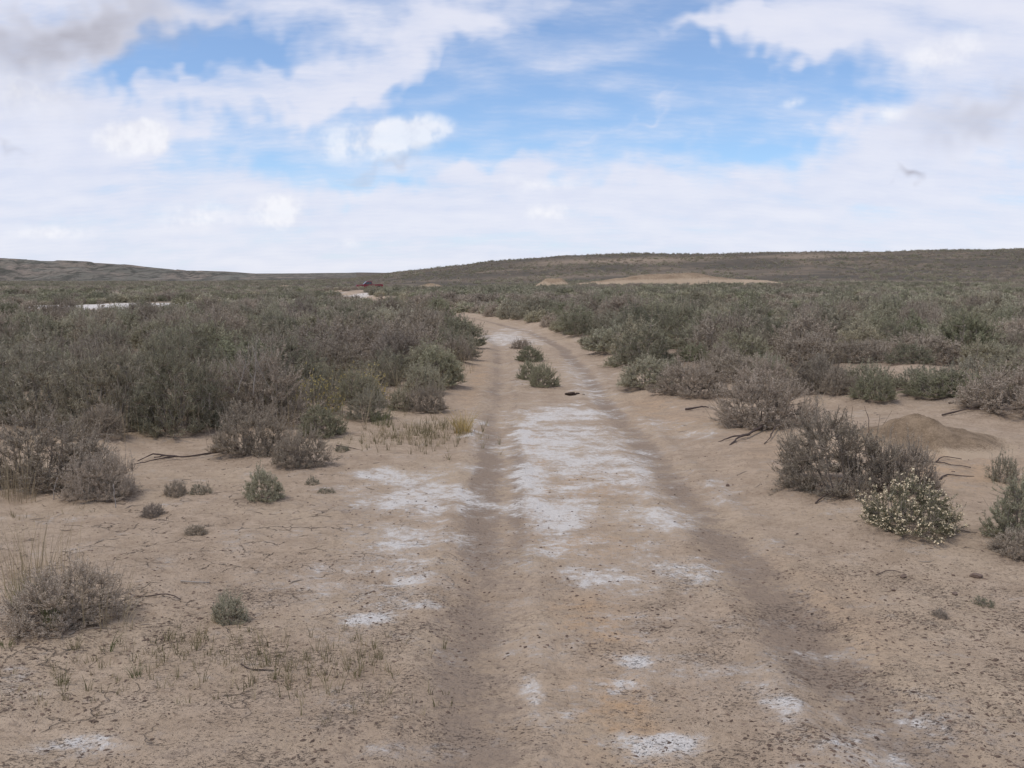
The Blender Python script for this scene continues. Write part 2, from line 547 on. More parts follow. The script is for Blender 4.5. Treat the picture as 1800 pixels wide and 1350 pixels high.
M['dung'] = plain_mat('dung', (.052, .036, .028), .9, .1, .4, 60)


# ------------------------------------------------------------------ plant geometry
def unit(v): return v / np.maximum(np.linalg.norm(v, axis=-1, keepdims=True), 1e-9)


def tubes(P, Rad, sides=3):
    """P (n,k,3) centre lines, Rad (n,k): open tubes -> verts, quads"""
    n, k, _ = P.shape
    T = unit(np.gradient(P, axis=1))
    ref = np.where(np.abs(T[..., 2:3]) > .9, np.array([1., 0, 0]), np.array([0, 0, 1.]))
    A = unit(np.cross(T, ref))
    B = np.cross(T, A)
    ang = np.arange(sides) * 2 * np.pi / sides
    V = P[:, :, None] + Rad[:, :, None, None] * (np.cos(ang)[:, None] * A[:, :, None] + np.sin(ang)[:, None] * B[:, :, None])
    idx = np.arange(n * k * sides).reshape(n, k, sides)
    a, b = idx[:, :-1], idx[:, 1:]
    F = np.stack([a, np.roll(a, -1, 2), np.roll(b, -1, 2), b], -1).reshape(-1, 4)
    return V.reshape(-1, 3), F


def leaves(base, d, L, W, rng):
    n = len(base)
    s = unit(np.cross(d, rng.normal(size=(n, 3))))
    mid = base + d * (L * .55)[:, None]
    V = np.stack([base, mid + s * (W * .5)[:, None], base + d * L[:, None], mid - s * (W * .5)[:, None]], 1)
    return V.reshape(-1, 3), np.arange(4 * n).reshape(n, 4)


def set_vary(me, per_face):
    a = me.attributes.new('vary', 'FLOAT', 'FACE')
    a.data.foreach_set('value', np.asarray(per_face, dtype=np.float32))


def shrub_parts(kind, seed, lod):
    """unit shrub: half width about 0.5, height about 0.75 -> {part: (verts, faces, vary, material)}"""
    rng = np.random.default_rng(seed)
    conf = {
        #          twigs leaves  L      W      height  spread lean  upright
        'sage':   (540, 52, .034, .0062, .70, .50, .25, .70),
        'dull':   (780, 46, .026, .0052, .66, .52, .30, .55),
        'green':  (520, 46, .040, .0050, .86, .50, .12, 1.1),
        'bloom':  (560, 40, .030, .0058, .58, .52, .20, .9),
        'ybloom': (460, 20, .030, .0065, .58, .52, .20, .9),
        'low':    (300, 26, .040, .0090, .45, .55, .20, .9),
    }[kind]
    tw, lv, L, W, H, S, lean, upr = conf
    tw0, lv0 = tw, lv
    tw = int(tw * (1.15, .80, .50, .24, .10)[lod])
    lvn = max(3, int(lv * (1.0, .60, .32, .20, .12)[lod]))
    grow = math.sqrt(1.1 * tw0 * lv0 / (tw * lvn))
    # lumpy dome of twig tips
    az = rng.uniform(0, 2 * np.pi, tw)
    ph = np.arccos(rng.uniform(0, 1, tw) ** 1.45)
    lob = rng.uniform(0, 2 * np.pi, 5)
    lump = 1 + .16 * np.sin(2 * az + lob[0]) + .13 * np.sin(3 * az + lob[1]) * np.sin(ph) + .12 * np.sin(5 * az + lob[2] + 3 * ph) + .09 * np.sin(9 * az + lob[3])
    rad = rng.uniform(.50, 1.0, tw) ** .42 * lump * (1 + rng.normal(0, .07, tw))
    tip = np.stack([np.sin(ph) * np.cos(az) * S * rad, np.sin(ph) * np.sin(az) * S * rad, np.maximum(np.cos(ph) * H * rad, .015) + .03], 1)
    # stems out of one crown, forking
    nm = (13, 11, 8, 5, 4)[lod]
    ma = np.arange(nm) * 2.4 + rng.uniform(0, .6, nm)
    mr = rng.uniform(.25, .75, nm)
    k = 5
    s = np.linspace(0, 1, k)[None, :, None]
    end = np.stack([np.cos(ma) * S * mr, np.sin(ma) * S * mr, H * rng.uniform(.40, .72, nm)], 1)[:, None]
    bse = np.stack([np.cos(ma) * .035, np.sin(ma) * .035, np.full(nm, -.04)], 1)[:, None]
    wig = rng.normal(0, .022, (nm, k, 3)) * np.sin(np.pi * s)
    bow = np.concatenate([end[..., :2] * .25, -end[..., 2:] * .22], -1) * np.sin(np.pi * s)
    main = bse + (end - bse) * s + bow + wig
    mrad = np.linspace(.013, .0045, k)[None] * rng.uniform(.7, 1.3, (nm, 1))
    # side branches, then twigs from whatever lies best below each tip
    def best(node, tp, jit):
        dd = np.linalg.norm((tp[:, None] - node[None]) * np.array([1, 1, .7]), axis=2) + 2.0 * np.maximum(node[None, :, 2] - tp[:, None, 2] + .04, 0)
        return node[np.argmin(dd + rng.uniform(0, jit, dd.shape), 1)]
    nodes = main[:, 1:].reshape(-1, 3)
    nb = (95, 60, 26, 10, 0)[lod]
    if nb:
        pk = rng.choice(tw, nb, replace=False) if nb <= tw else rng.integers(0, tw, nb)
        bt = tip[pk] * rng.uniform(.58, .84, (nb, 1)) + np.array([0, 0, -.02])
        bs = best(nodes, bt, .05)
        sb = np.linspace(0, 1, 4)[None, :, None]
        side = bs[:, None] + (bt - bs)[:, None] * sb + rng.normal(0, .010, (nb, 4, 3)) * np.sin(np.pi * sb)
        side[..., 2] -= np.sin(np.pi * sb[..., 0]) * .02
        nodes = np.concatenate([nodes, side[:, 1:].reshape(-1, 3)])
    st = best(nodes, tip, .06)
    kk = 4 if lod < 2 else 3
    s2 = np.linspace(0, 1, kk)[None, :, None]
    curve = np.zeros((tw, kk, 3)); curve[..., 2] = -(np.sin(np.pi * s2[..., 0]) * .10 * upr) * np.linalg.norm(tip - st, axis=1)[:, None]
    curve[..., :2] += np.sin(np.pi * s2) * (tip - st)[:, None, :2] * .16
    twig = st[:, None] + (tip - st)[:, None] * s2 + curve + rng.normal(0, .008, (tw, kk, 3))
    trad = np.linspace(.0034, .0014, kk)[None] * np.ones((tw, 1)) * (1, 1.2, 1.6, 2.4, 4)[lod]
    V1, F1 = tubes(main, mrad, 5 if lod == 0 else 3)
    V2, F2 = tubes(twig, trad, 3)
    if nb:
        Vb_, Fb_ = tubes(side, np.linspace(.0058, .0030, 4)[None] * np.ones((nb, 1)), 3)
        F1 = np.concatenate([F1, Fb_ + len(V1)]); V1 = np.concatenate([V1, Vb_])
    parts = {}
    keep = int(len(twig) * (1 if lod < 2 else .5))
    F2 = F2[: keep * (kk - 1) * 3]
    nF1, nF2 = len(F1), len(F2)
    parts['stems'] = (np.concatenate([V1, V2]), np.concatenate([F1, F2 + len(V1)]),
                      np.concatenate([np.full(nF1, .25), np.repeat(rng.uniform(.1, 1, keep), (kk - 1) * 3)]), 'bark')
    # leaves up the outer part of each twig
    f = rng.uniform(.15, 1.04, (tw, lvn))
    seg = np.clip(f * (kk - 1), 0, kk - 1.001)
    i0 = seg.astype(int); fr = (seg - i0)[..., None]
    ti = np.arange(tw)[:, None]
    pos = twig[ti, i0] * (1 - fr) + twig[ti, np.minimum(i0 + 1, kk - 1)] * fr
    tdir = unit(twig[:, -1] - twig[:, -2])[:, None]
    d = unit(tdir * .75 + rng.normal(0, .55, (tw, lvn, 3)) + np.array([0, 0, .35 * upr]))
    pos = pos.reshape(-1, 3) + rng.normal(0, .004 * grow, (tw * lvn, 3))
    g = min(grow, 5.5)
    LL = rng.uniform(.65, 1.3, tw * lvn) * L * g ** .9
    WW = rng.uniform(.75, 1.25, tw * lvn) * W * g * 1.05
    Vl, Fl = leaves(pos, d.reshape(-1, 3), LL, WW, rng)
    Vl[:, 2] = np.maximum(Vl[:, 2], -.02)
    shade = np.clip(np.repeat(rng.uniform(.25, .75, tw), lvn) + rng.normal(0, .14, tw * lvn), 0, 1)
    mat = {'sage': 'sage_leaf', 'dull': 'dull_leaf', 'green': 'green_leaf', 'bloom': 'bloom_leaf', 'ybloom': 'green_leaf', 'low': 'green_leaf'}[kind]
    parts['foliage'] = (Vl, Fl, shade, mat)
    # thin dry flower stalks standing above the crown
    ns = {'sage': 22, 'dull': 46, 'green': 30, 'bloom': 10, 'ybloom': 16, 'low': 26}[kind]
    ns = (ns, ns // 2, ns // 4, ns // 8, 0)[lod]
    if ns:
        pick = rng.choice(tw, ns, replace=False)
        b0 = twig[pick, -2]
        hgt = rng.uniform(.10, .30, ns) * (1.2 if kind in ('green', 'dull') else .8)
        out = unit(tip[pick] * np.array([1, 1, .2])) * .35
        up = unit(np.array([0, 0, 1.]) + out + rng.normal(0, .22, (ns, 3)))
        s3 = np.linspace(0, 1, 4)[None, :, None]
        PS = b0[:, None] + up[:, None] * hgt[:, None, None] * s3 + rng.normal(0, .006, (ns, 4, 3)) * s3
        Vs, Fs = tubes(PS, np.full((ns, 4), .0021 * (1 if lod == 0 else 1.6)), 3)
        V0, F0, v0, m0 = parts['stems']
        parts['stems'] = (np.concatenate([V0, Vs]), np.concatenate([F0, Fs + len(V0)]), np.concatenate([v0, np.repeat(rng.uniform(0, 1, ns), 9)]), 'bark')
        parts['stems'] += (np.concatenate([np.zeros(len(F0)), np.ones(len(Fs))]),)
    if kind in ('bloom', 'ybloom'):
        sel = rng.random(tw) < (.80 if kind == 'bloom' else .55)
        tp = twig[sel, -1]
        rep = 5
        bp = np.repeat(tp, rep, 0) + rng.normal(0, .009, (len(tp) * rep, 3))
        bd = unit(rng.normal(0, .6, (len(bp), 3)) + np.array([0, 0, .6]))
        Vb, Fb = leaves(bp, bd, rng.uniform(.018, .030, len(bp)), rng.uniform(.015, .024, len(bp)), rng)
        parts['flower_heads'] = (Vb, Fb, rng.uniform(.3, 1, len(bp)), 'bloom' if kind == 'bloom' else 'yellow_bloom')
    return parts


_cache = {}


def shrub_meshes(kind, var, lod):
    key = (kind, var, lod)
    if key not in _cache:
        ms = {}
        for nm, (V, F, vary, mat, *mi) in shrub_parts(kind, 100 * var + sum(map(ord, kind)), lod).items():
            me = mesh_from(nm, V, F, [M[mat], M['pale_twig']] if mi else [M[mat]], mat_index=mi[0] if mi else None)
            set_vary(me, vary)
            ms[nm] = me
        _cache[key] = ms
    return _cache[key]


def shrub_joined(kind, var, lod):
    parts = shrub_parts(kind, 100 * var + sum(map(ord, kind)), lod)
    Vs, Fs, va, mi, mats, o = [], [], [], [], [], 0
    for i, (nm, (V, F, vary, mat, *_)) in enumerate(parts.items()):
        Vs.append(V); Fs.append(F + o); va.append(vary); mi.append(np.full(len(F), i)); mats.append(M[mat]); o += len(V)
    me = mesh_from('shrub', np.concatenate(Vs), np.concatenate(Fs), mats, mat_index=np.concatenate(mi))
    set_vary(me, np.concatenate(va))
    return me


# ------------------------------------------------------------------ where the plants stand
SIDE_A, SIDE_B = 'fallen-branch side', 'ant-mound side'
# name, kind, variant, x, y (front foot), width, height, tilt x/y, label, rotation
HERO = [
 ('sagebrush', 'dull', 0, -3.70, 7.80, 1.05, .54, (0, 0), 'broad purple-grey sagebrush on bare sand with tall straw grass in front', 0),
 ('sagebrush', 'dull', 1, -3.06, 7.40, .50, .36, (0, 0), 'small purple-grey sagebrush with a bleached stem standing before it', 1.1),
 ('sagebrush', 'dull', 2, -2.12, 4.58, .52, .27, (0, 0), 'half-dead grey bush mixed with straw grass low in the sandy foreground', 2.0),
 ('sagebrush', 'sage', 0, -1.84, 7.38, .30, .24, (0, 0), 'small round blue-green sagebrush alone on bare sand', .3),
 ('sagebrush', 'sage', 1, -1.36, 4.75, .175, .15, (0, 0), 'tiny dark green sagebrush seedling close to the camera', 2.3),
 ('sagebrush', 'dull', 1, -2.56, 7.62, .20, .12, (0, 0), 'sparse grey dead sprig between the small sagebrush and the bleached stem', .9),
 ('sagebrush', 'low', 1, -2.38, 7.66, .14, .10, (0, 0), 'bright green low sprig beside a dead grey sprig on the sand', .9),
 ('sagebrush', 'dull', 0, -2.40, 9.20, .66, .46, (0, .08), 'grey sagebrush at the thick end of the fallen branch', .4),
 ('sagebrush', 'dull', 2, -1.84, 8.65, .46, .32, (0, .15), 'low twiggy grey sagebrush leaning onto sand, beyond the fallen branch', 1.5),
 ('sagebrush', 'sage', 2, -1.98, 10.4, .54, .32, (0, 0), 'low silver-green sagebrush at the scrub edge beyond the twiggy grey one', 2.9),
 ('sagebrush', 'green', 1, -1.67, 11.6, .52, .36, (0, 0), 'round dark green bush at the scrub edge behind sparse grass', .2),
 ('sagebrush', 'dull', 1, -1.05, 12.4, .52, .34, (0, 0), 'dome-shaped grey sagebrush behind the yellow grass tuft', 1.0),
 ('sagebrush', 'sage', 3, -1.38, 12.5, .40, .26, (0, 0), 'small pale sagebrush touching the dome-shaped grey one', 2.0),
 ('greasewood_bush', 'green', 0, -5.40, 11.2, 1.25, 1.02, (0, 0), 'tall dark bush behind the broad purple-grey sagebrush', .5),
 ('greasewood_bush', 'green', 1, -4.35, 10.6, 1.20, 1.00, (0, 0), 'tall dark green bush with upright shoots behind the fallen branch', 1.7),
 ('greasewood_bush', 'green', 2, -3.52, 10.5, 1.15, .98, (0, 0), 'tall olive bush with pale stalks rising above the fallen branch', 2.9),
 ('sagebrush', 'dull', 2, -2.80, 11.0, 1.0, .80, (0, 0), 'tangled grey bush with bleached bare twigs beside the tall olive bush', .9),
 ('rabbitbrush', 'ybloom', 1, -2.35, 12.0, .60, .46, (0, 0), 'yellow-tipped bush in the scrub edge behind the silver-green sagebrush', 1.9),
 ('rabbitbrush', 'ybloom', 0, -1.95, 13.2, .60, .44, (0, 0), 'yellow-tipped bush farther back behind the round dark green bush', .9),
 ('sagebrush', 'dull', 0, 2.44, 7.45, .92, .58, (0, -.20), 'big grey-green sagebrush leaning toward the track below the ant mound', 2.2),
 ('sagebrush', 'dull', 1, 2.90, 7.35, .52, .38, (0, 0), 'purple-grey bush squeezed behind the flowering bush', .8),
 ('rabbitbrush', 'bloom', 2, 2.56, 6.26, .60, .32, (0, 0), 'rounded bush covered with small cream flower heads', .1),
 ('sagebrush', 'sage', 4, 3.20, 6.10, .52, .40, (0, 0), 'blue-grey sagebrush cut by the frame edge beyond the flowering bush', .6),
 ('sagebrush', 'dull', 2, 2.96, 5.80, .30, .16, (0, 0), 'low dead twiggy growth at the foot of the blue-grey sagebrush', 1.6),
 ('sagebrush', 'dull', 2, 2.68, 10.6, 1.05, .54, (0, -.12), 'grey sagebrush with woody roots spilling down to the track', 3.3),
 ('sagebrush', 'dull', 1, 2.43, 13.6, .95, .48, (0, 0), 'purple-grey sagebrush at the track edge behind the rooted one', 2.4),
 ('sagebrush', 'sage', 0, 1.98, 14.7, 1.0, .44, (0, 0), 'green-grey sagebrush pressing up to the track edge opposite the dark clod', 1.4),
 ('sagebrush', 'low', 0, 3.90, 7.95, .24, .26, (0, 0), 'thin open green sprig on the slope below the ant mound', .4),
 ('sagebrush', 'sage', 1, .47, 15.4, .50, .36, (0, 0), 'low sagebrush at the near end of the strip between the ruts', 1.0),
 ('sagebrush', 'sage', 3, .28, 16.6, .44, .32, (0, 0), 'low sagebrush second along the strip between the ruts', 2.0),
 ('sagebrush', 'sage', 2, .36, 20.2, .62, .30, (0, 0), 'low sagebrush third along the strip between the ruts', 3.0),
 ('sagebrush', 'dull', 1, .22, 23.8, .46, .24, (0, 0), 'smallest sagebrush at the far end of the strip between the ruts', .7),
 ('sagebrush', 'low', 2, 4.95, 14.0, .85, .38, (0, 0), 'low yellow-green bush in front of the sand hummock', .5),
 ('sagebrush', 'low', 1, 5.70, 13.9, .80, .34, (0, 0), 'low green bush in the gap behind the ant mound', 1.5),
 ('sagebrush', 'low', 0, 6.55, 14.1, .85, .42, (0, 0), 'low green bush beyond the ant mound beside the sand hummock', 2.5),
 ('sagebrush', 'sage', 4, 7.10, 13.5, .80, .45, (0, 0), 'grey-green sagebrush at the frame edge beyond the ant mound', 3.5),
 ('sagebrush', 'dull', 0, 4.10, 13.5, .90, .50, (0, 0), 'spreading grey-green sagebrush behind the big leaning one', 4.5),
 ('sagebrush', 'dull', 2, 3.35, 13.2, .85, .52, (0, 0), 'thin-topped grey sagebrush between the rooted bush and the spreading one', 4.9),
 ('sagebrush', 'low', 2, -1.60, 8.05, .12, .07, (0, 0), 'tiny green plant on the sand near the white salt crust', .0),
 ('sagebrush', 'low', 1, -1.43, 7.7, .12, .05, (0, 0), 'flat olive plant hugging the sand near the white salt crust', .7),
 ('sagebrush', 'dull', 1, -2.50, 6.95, .18, .10, (0, 0), 'withered grey sprig on cracked ground below the bleached stem', .7),
 ('sagebrush', 'dull', 2, -2.04, 6.45, .14, .07, (0, 0), 'withered brown sprig on cracked ground below the small round sagebrush', .7),
 ('sagebrush', 'low', 0, -1.62, 9.6, .16, .07, (0, 0), 'tiny green plant at the foot of the sparse grass patch', .7),
 ('sagebrush', 'dull', 1, 2.10, 4.86, .09, .05, (0, 0), 'dark little weed on open sand below the flowering bush', .7),
 ('sagebrush', 'low', 2, 2.40, 5.05, .10, .045, (0, 0), 'yellow-brown little weed on open sand near the flat stone', .2),
]
hero_rows = []
for h in HERO:
    nm, kind, var, x, y, w, hh, tilt, lab, rz = h
    hero_rows.append((nm, kind, var, x, y + .45 * w * .5, w, hh, tilt, lab, rz))

taken = [(h[3], h[4], h[5] * .5) for h in hero_rows]
CLEAR = [(5.9, 15.6, 1.9, .9), (4.1, 10.3, 2.0, 1.5), (-29.2, 61, 1.3, 9.0), (-23.7, 61, 4.0, 12.0), (-20.5, 74, 2.5, 3), (-26.5, 190, 8, 24), (-17.8, 128, 2.4, 32), (-23.5, 168, 4.5, 28), (-26, 84, 6, 4), (-10.5, 76, 3, 9), (-15.5, 97, 3.5, 9), (3.0, 22.5, .8, .6), (5.6, 24, 1.2, .7), (8.2, 30, 1.6, 1.0)]


def free(x, y, r):
    if y < 160:
        if np.interp(y, EL_Y, EL_X) - .30 * r < x < np.interp(y, ER_Y, ER_X) + .30 * r: return False
    if y < 10: return False
    for (cx, cy, rx, ry) in CLEAR:
        if ((x - cx) / rx) ** 2 + ((y - cy) / ry) ** 2 < 1: return False
    return True


# dart throwing on a growing lattice
AUTO = []
cells = {}


def try_place(x, y, r, sep):
    if not free(x, y, r): return False
    cs = 1.5
    ci, cj = int(x // cs), int(y // cs)
    for a in (-1, 0, 1):
        for b in (-1, 0, 1):
            for (ox, oy, orr) in cells.get((ci + a, cj + b), ()):
                if (ox - x) ** 2 + (oy - y) ** 2 < (sep * (r + orr)) ** 2: return False
    cells.setdefault((ci, cj), []).append((x, y, r))
    return True


for (x, y, r) in taken:
    cells.setdefault((int(x // 1.5), int(y // 1.5)), []).append((x, y, r))
rr = random.Random(5)
for _ in range(9000):                     # the scrub in the near and middle distance
    y = 10 + 36 * rr.random() ** 1.0
    x = rr.uniform(-.60, .60) * y
    big = rr.random()
    w = rr.uniform(.75, 1.4) if big > .22 else rr.uniform(.42, .7)
    if try_place(x, y, w * .5, .90):
        nz = float(vnoise(np.array([x / 2.6]), np.array([y / 2.6]), 77)[0]) + rr.uniform(-.25, .25)
        kind = 'dull' if nz > .60 else ('green' if nz < .29 else 'sage')
        hgt = w * rr.choice([rr.uniform(.40, .55), rr.uniform(.55, .72), rr.uniform(.60, .80)]) * (1.0 if x < 0 else .88) * (1.12 if kind == 'green' else 1)
        AUTO.append((kind, rr.randrange(4), x, y, w, min(hgt, .9), rr.uniform(0, 6.28)))
# those that show largest become individuals
def in_view(a): return abs(a[2]) < .5 * a[3] + .25
view = sorted([a for a in AUTO if in_view(a)], key=lambda a: -a[4] * a[5] / a[3] ** 2)
N_IND = 262
INDIV, REST = view[:N_IND], view[N_IND:] + [a for a in AUTO if not in_view(a)]
for h in hero_rows:
    if h[5] > .28: SPOTS.append((h[3], h[4], .42 * h[5] + .10, .045 * min(1, h[5] + .2)))
for a in INDIV: SPOTS.append((a[2], a[3], .5 * a[4] + .08, .09))
SPOTS.append((5.95, 15.7, 1.0, .16))
SPOTS.append((4.0, 10.4, 1.0, .05))


# ------------------------------------------------------------------ the ground sheet
# salt crust: x, y, half width, half length, amount
SALT = [(.5, 6.0, .5, .9, .46), (-.7, 6.4, .55, .9, .44), (.6, 4.6, .5, .9, .30), (1.2, 3.9, .5, .6, .30), (-.75, 5.2, .4, .4, .46), (.55, 9.8, .62, 2.9, .80), (.13, 8.4, .13, 1.2, .95), (.14, 10.6, .11, 1.8, .92), (.62, 12.4, .62, .9, .88), (.30, 7.1, .34, .5, .88), (.85, 7.0, .40, .45, .70), (.9, 8.6, .4, 1.2, .72), (1.0, 10.5, .3, 1.5, .6),
        (-.66, 7.7, .52, .75, .84), (-.95, 8.5, .40, .3, .78), (-.42, 11.2, .10, 1.3, .62), (-.38, 9.0, .12, .5, .55),
        (-.66, 4.86, .16, .10, .85), (-.48, 5.52, .16, .16, .85), (-.70, 6.2, .16, .22, .72), (-.55, 5.1, .30, .12, .55), (-.95, 6.6, .3, .2, .5), (-1.0, 5.7, .35, .25, .48),
        (.53, 4.28, .11, .10, .92), (.55, 3.50, .20, .11, .98), (.08, 3.97, .07, .13, .9), (.40, 5.7, .32, .28, .60), (.98, 5.65, .18, .22, .70), (1.02, 6.7, .2, .25, .62), (.25, 6.2, .2, .4, .6), (.45, 4.0, .1, .08, .7),
        (1.05, 3.8, .12, .08, .75), (1.45, 3.7, .25, .14, .42), (1.15, 3.4, .3, .12, .40), (-.45, 3.45, .12, .08, .6), (-1.55, 3.5, .16, .08, .65), (1.62, 7.5, .13, .8, .55), (1.7, 11.2, .35, .8, .40), (1.95, 10.4, .2, .3, .5),
        (-.15, 29, .7, 3.5, .78), (.45, 27, .5, 2, .6), (1.15, 16.5, .3, 4.5, .52), (.1, 17, .2, 3, .3), (.0, 33, .6, 2, .5), (-3.8, 48, 1.0, 6, .45), (-9, 72, 1.4, 8, .8), (-14.5, 95, 2.4, 9, .9), (-20, 116, 2.0, 5, .8),
        (-29.2, 63, 1.6, 4.5, 2.6), (-23.7, 64, 3.8, 4.5, 2.4), (-20.5, 74, 2.2, 2.0, 1.0), (-33, 85, 5, 3, .6)]
OCHRE = [(.22, 9.6, .035, 2.2, .95), (.40, 4.85, .16, .35, .75), (.38, 3.75, .16, .35, .9), (.45, 6.3, .35, .3, .5), (.55, 8.0, .4, .7, .5), (2.6, 9.0, .5, .8, .4), (3.7, 8.4, .7, .8, .55), (1.8, 13.0, .4, 1.0, .5), (-.6, 17, .15, 4, .5), (2.0, 11.5, .5, .9, .4), (1.55, 5.0, .3, .8, .35)]


def blobs(x, y, items):
    s = np.zeros_like(x)
    k = .035 * np.clip(np.hypot(x, y), 3, 12)
    x, y = x + k * fbm(x / .22, y / .22, 71, 3), y + 1.4 * k * fbm(x / .22, y / .22, 72, 3)
    for (cx, cy, rx, ry, a) in items:
        q = ((x - cx) / rx) ** 2 + ((y - cy) / ry) ** 2
        s = np.maximum(s, a * np.exp(-q ** 1.3 * .7))
    return s


def build_ground():
    fine_a = np.arange(-34, 34.01, .2)
    side = np.arange(38, 322.1, 4.0)
    ang = np.radians(np.concatenate([fine_a, side]))
    rs = [0.0]
    r = .9
    while r < 2.8: rs.append(r); r *= 1.25
    r = 2.8
    while r < 6000:
        rs.append(r)
        r *= 1.0045 if r < 45 else (1.009 if r < 450 else 1.03)
    rs = np.array(rs[1:])
    na, nr = len(ang), len(rs)
    A, Rr = np.meshgrid(ang, rs)
    X, Y = (Rr * np.sin(A)).ravel(), (Rr * np.cos(A)).ravel()
    Z = ground_z(X, Y, fine=True)
    V = np.concatenate([np.stack([X, Y, Z], 1), [[0, 0, gz(0, 0)]]])
    idx = np.arange(nr * na).reshape(nr, na)
    a, b = idx[:-1], idx[1:]
    F = np.stack([a, b, np.roll(b, -1, 1), np.roll(a, -1, 1)], -1).reshape(-1, 4)
    inner = np.stack([np.full(na, nr * na), idx[0], np.roll(idx[0], -1)], 1)
    X, Y = V[:, 0], V[:, 1]
    dist = np.hypot(X, Y)
    xl, xr = rut_l(Y), rut_r(Y)
    off = np.maximum(xl - X, X - xr)
    at = {}
    near = 1 - sstep(dist, 30, 60)
    jl, jr = X - xl + .10 * fbm(X * 0 + 3, Y / .9, 41, 3), X - xr + .10 * fbm(X * 0 + 9, Y / .9, 42, 3)
    fadeL = .55 + .45 * (1 - sstep(Y, 8.5, 13))
    jl2 = jl + .05 * fbm(X / .25, Y / .35, 45, 3)
    twin = np.maximum(np.exp(-(np.abs(jl2 + .09) / .10) ** 2), .85 * np.exp(-(np.abs(jl2 - .20) / .07) ** 2))
    solid = np.exp(-(np.abs(jl2) / .26) ** 2)
    k6 = sstep(Y, 4.8, 7.0)
    rut = fadeL * (twin * k6 + 1.0 * np.exp(-(np.abs(jl2) / .21) ** 2) * (1 - .55 * k6)) * (.62 + .55 * vnoise(X / .30, Y / .55, 43))
    rut = np.maximum(rut, np.exp(-(np.abs(jr + .06 * fbm(X / .25, Y / .35, 46, 3)) / (.16 + .06 * sstep(8 - Y, 0, 4))) ** 3) * (.62 + .55 * vnoise(X / .4, Y / .9, 44)))
    rut = np.maximum(rut, .42 * np.exp(-((X + .55) / 1.0) ** 2 - ((Y - 3.5) / .8) ** 2))
    rut = np.maximum(rut, .38 * np.exp(-((X - 1.5) / .5) ** 2 - ((Y - 3.6) / .9) ** 2))
    rut = np.maximum(rut, .55 * np.exp(-((X + 1.15) / .3) ** 2 - ((Y - 7.2) / .5) ** 2))
    rut = np.maximum(rut, .75 * np.exp(-((X - 1.35) / .16) ** 2 - ((Y - 10.6) / .8) ** 2))
    at['rut'] = rut * (.35 + .65 * near)
    at['salt'] = blobs(X, Y, SALT)
    at['ochre'] = blobs(X, Y, OCHRE)
    front = 1 - sstep(Y, 3.6, 7.5)
    sp = .46 + .5 * front * sstep(np.abs(X - .1), .0, .9) + .35 * front
    at['speck'] = np.clip(sp, 0, 1) * (1 - sstep(dist, 16, 30))
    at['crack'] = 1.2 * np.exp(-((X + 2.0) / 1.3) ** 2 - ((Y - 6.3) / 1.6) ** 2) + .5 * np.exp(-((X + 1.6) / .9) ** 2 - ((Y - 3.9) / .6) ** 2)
    lit = np.zeros_like(X)
    for (sx, sy, sr, sh) in SPOTS[:-2]:
        m = (np.abs(X - sx) < 2 * sr) & (np.abs(Y - sy) < 2 * sr)
        if m.any(): lit[m] = np.maximum(lit[m], np.exp(-(((X[m] - sx) ** 2 + (Y[m] - sy) ** 2) / (sr * sr * .8)) ** 2))
    inscrub = sstep(np.interp(Y, EL_Y, EL_X) - X, 0, 1.2) + sstep(X - np.interp(Y, ER_Y, ER_X), 0, 1.2)
    inscrub = np.where(Y < 10.5, 0, np.clip(inscrub + sstep(Y, 130, 160), 0, 1))
    for (cx, cy, rx, ry) in CLEAR: inscrub = inscrub * (1 - np.exp(-(((X - cx) / rx) ** 2 + ((Y - cy) / ry) ** 2) ** 2))
    at['litter'] = np.clip(.75 * lit + .45 * inscrub, 0, 1)
    TAN = [(38, 345, 26, 16, .8), (62, 370, 16, 9, .6), (100, 350, 26, 12, .55), (12, 190, 30, 10, .65), (-8, 165, 12, 8, .7), (70, 190, 40, 9, .55), (30, 270, 40, 12, .35), (-30, 150, 14, 8, .6), (-45, 110, 14, 9, .6), (-26, 84, 8, 6, .7)]
    tan = blobs(X, Y, TAN)
    at['scrub'] = (1 - tan) * np.where(Y > 0, inscrub * sstep(dist, 25, 75), sstep(dist, 20, 60)) * (1 - np.clip(at['salt'] * 1.3, 0, 1))
    # one sheet, cut along shared edges into ground, track and hills
    cx, cy = X[F].mean(1), Y[F].mean(1)
    rc = np.hypot(cx, cy)
    uc = np.where(cy > 1, cx / np.maximum(cy, 1), np.sign(cx) * 3)
    offc = np.maximum(rut_l(cy) - cx, cx - rut_r(cy))
    which = np.zeros(len(F), dtype=int)
    which[(offc < .38) & (cy > .5) & (cy < 135)] = 1
    which[(rc > 235) & (uc > -.15) & (cy > 0)] = 2
    which[(rc > 560) & (uc < -.19) & (cy > 0)] = 3
    which[(rc > 1000) & (uc >= -.19) & (uc <= -.15) & (cy > 0)] = 4
    names = ['ground', 'dirt_track', 'sage_hill', 'badland_hill', 'distant_hill']
    # vertex normals of the whole sheet, so that the cuts do not show
    P0, P1, P2, P3 = (V[F[:, i]] for i in range(4))
    fn = np.cross(P2 - P0, P3 - P1)
    VN = np.zeros_like(V)
    for i in range(4):
        for c in range(3): VN[:, c] += np.bincount(F[:, i], weights=fn[:, c], minlength=len(V))
    VN[-1] = (0, 0, 1)
    VN = unit(VN)
    VN[VN[:, 2] < 0] *= -1
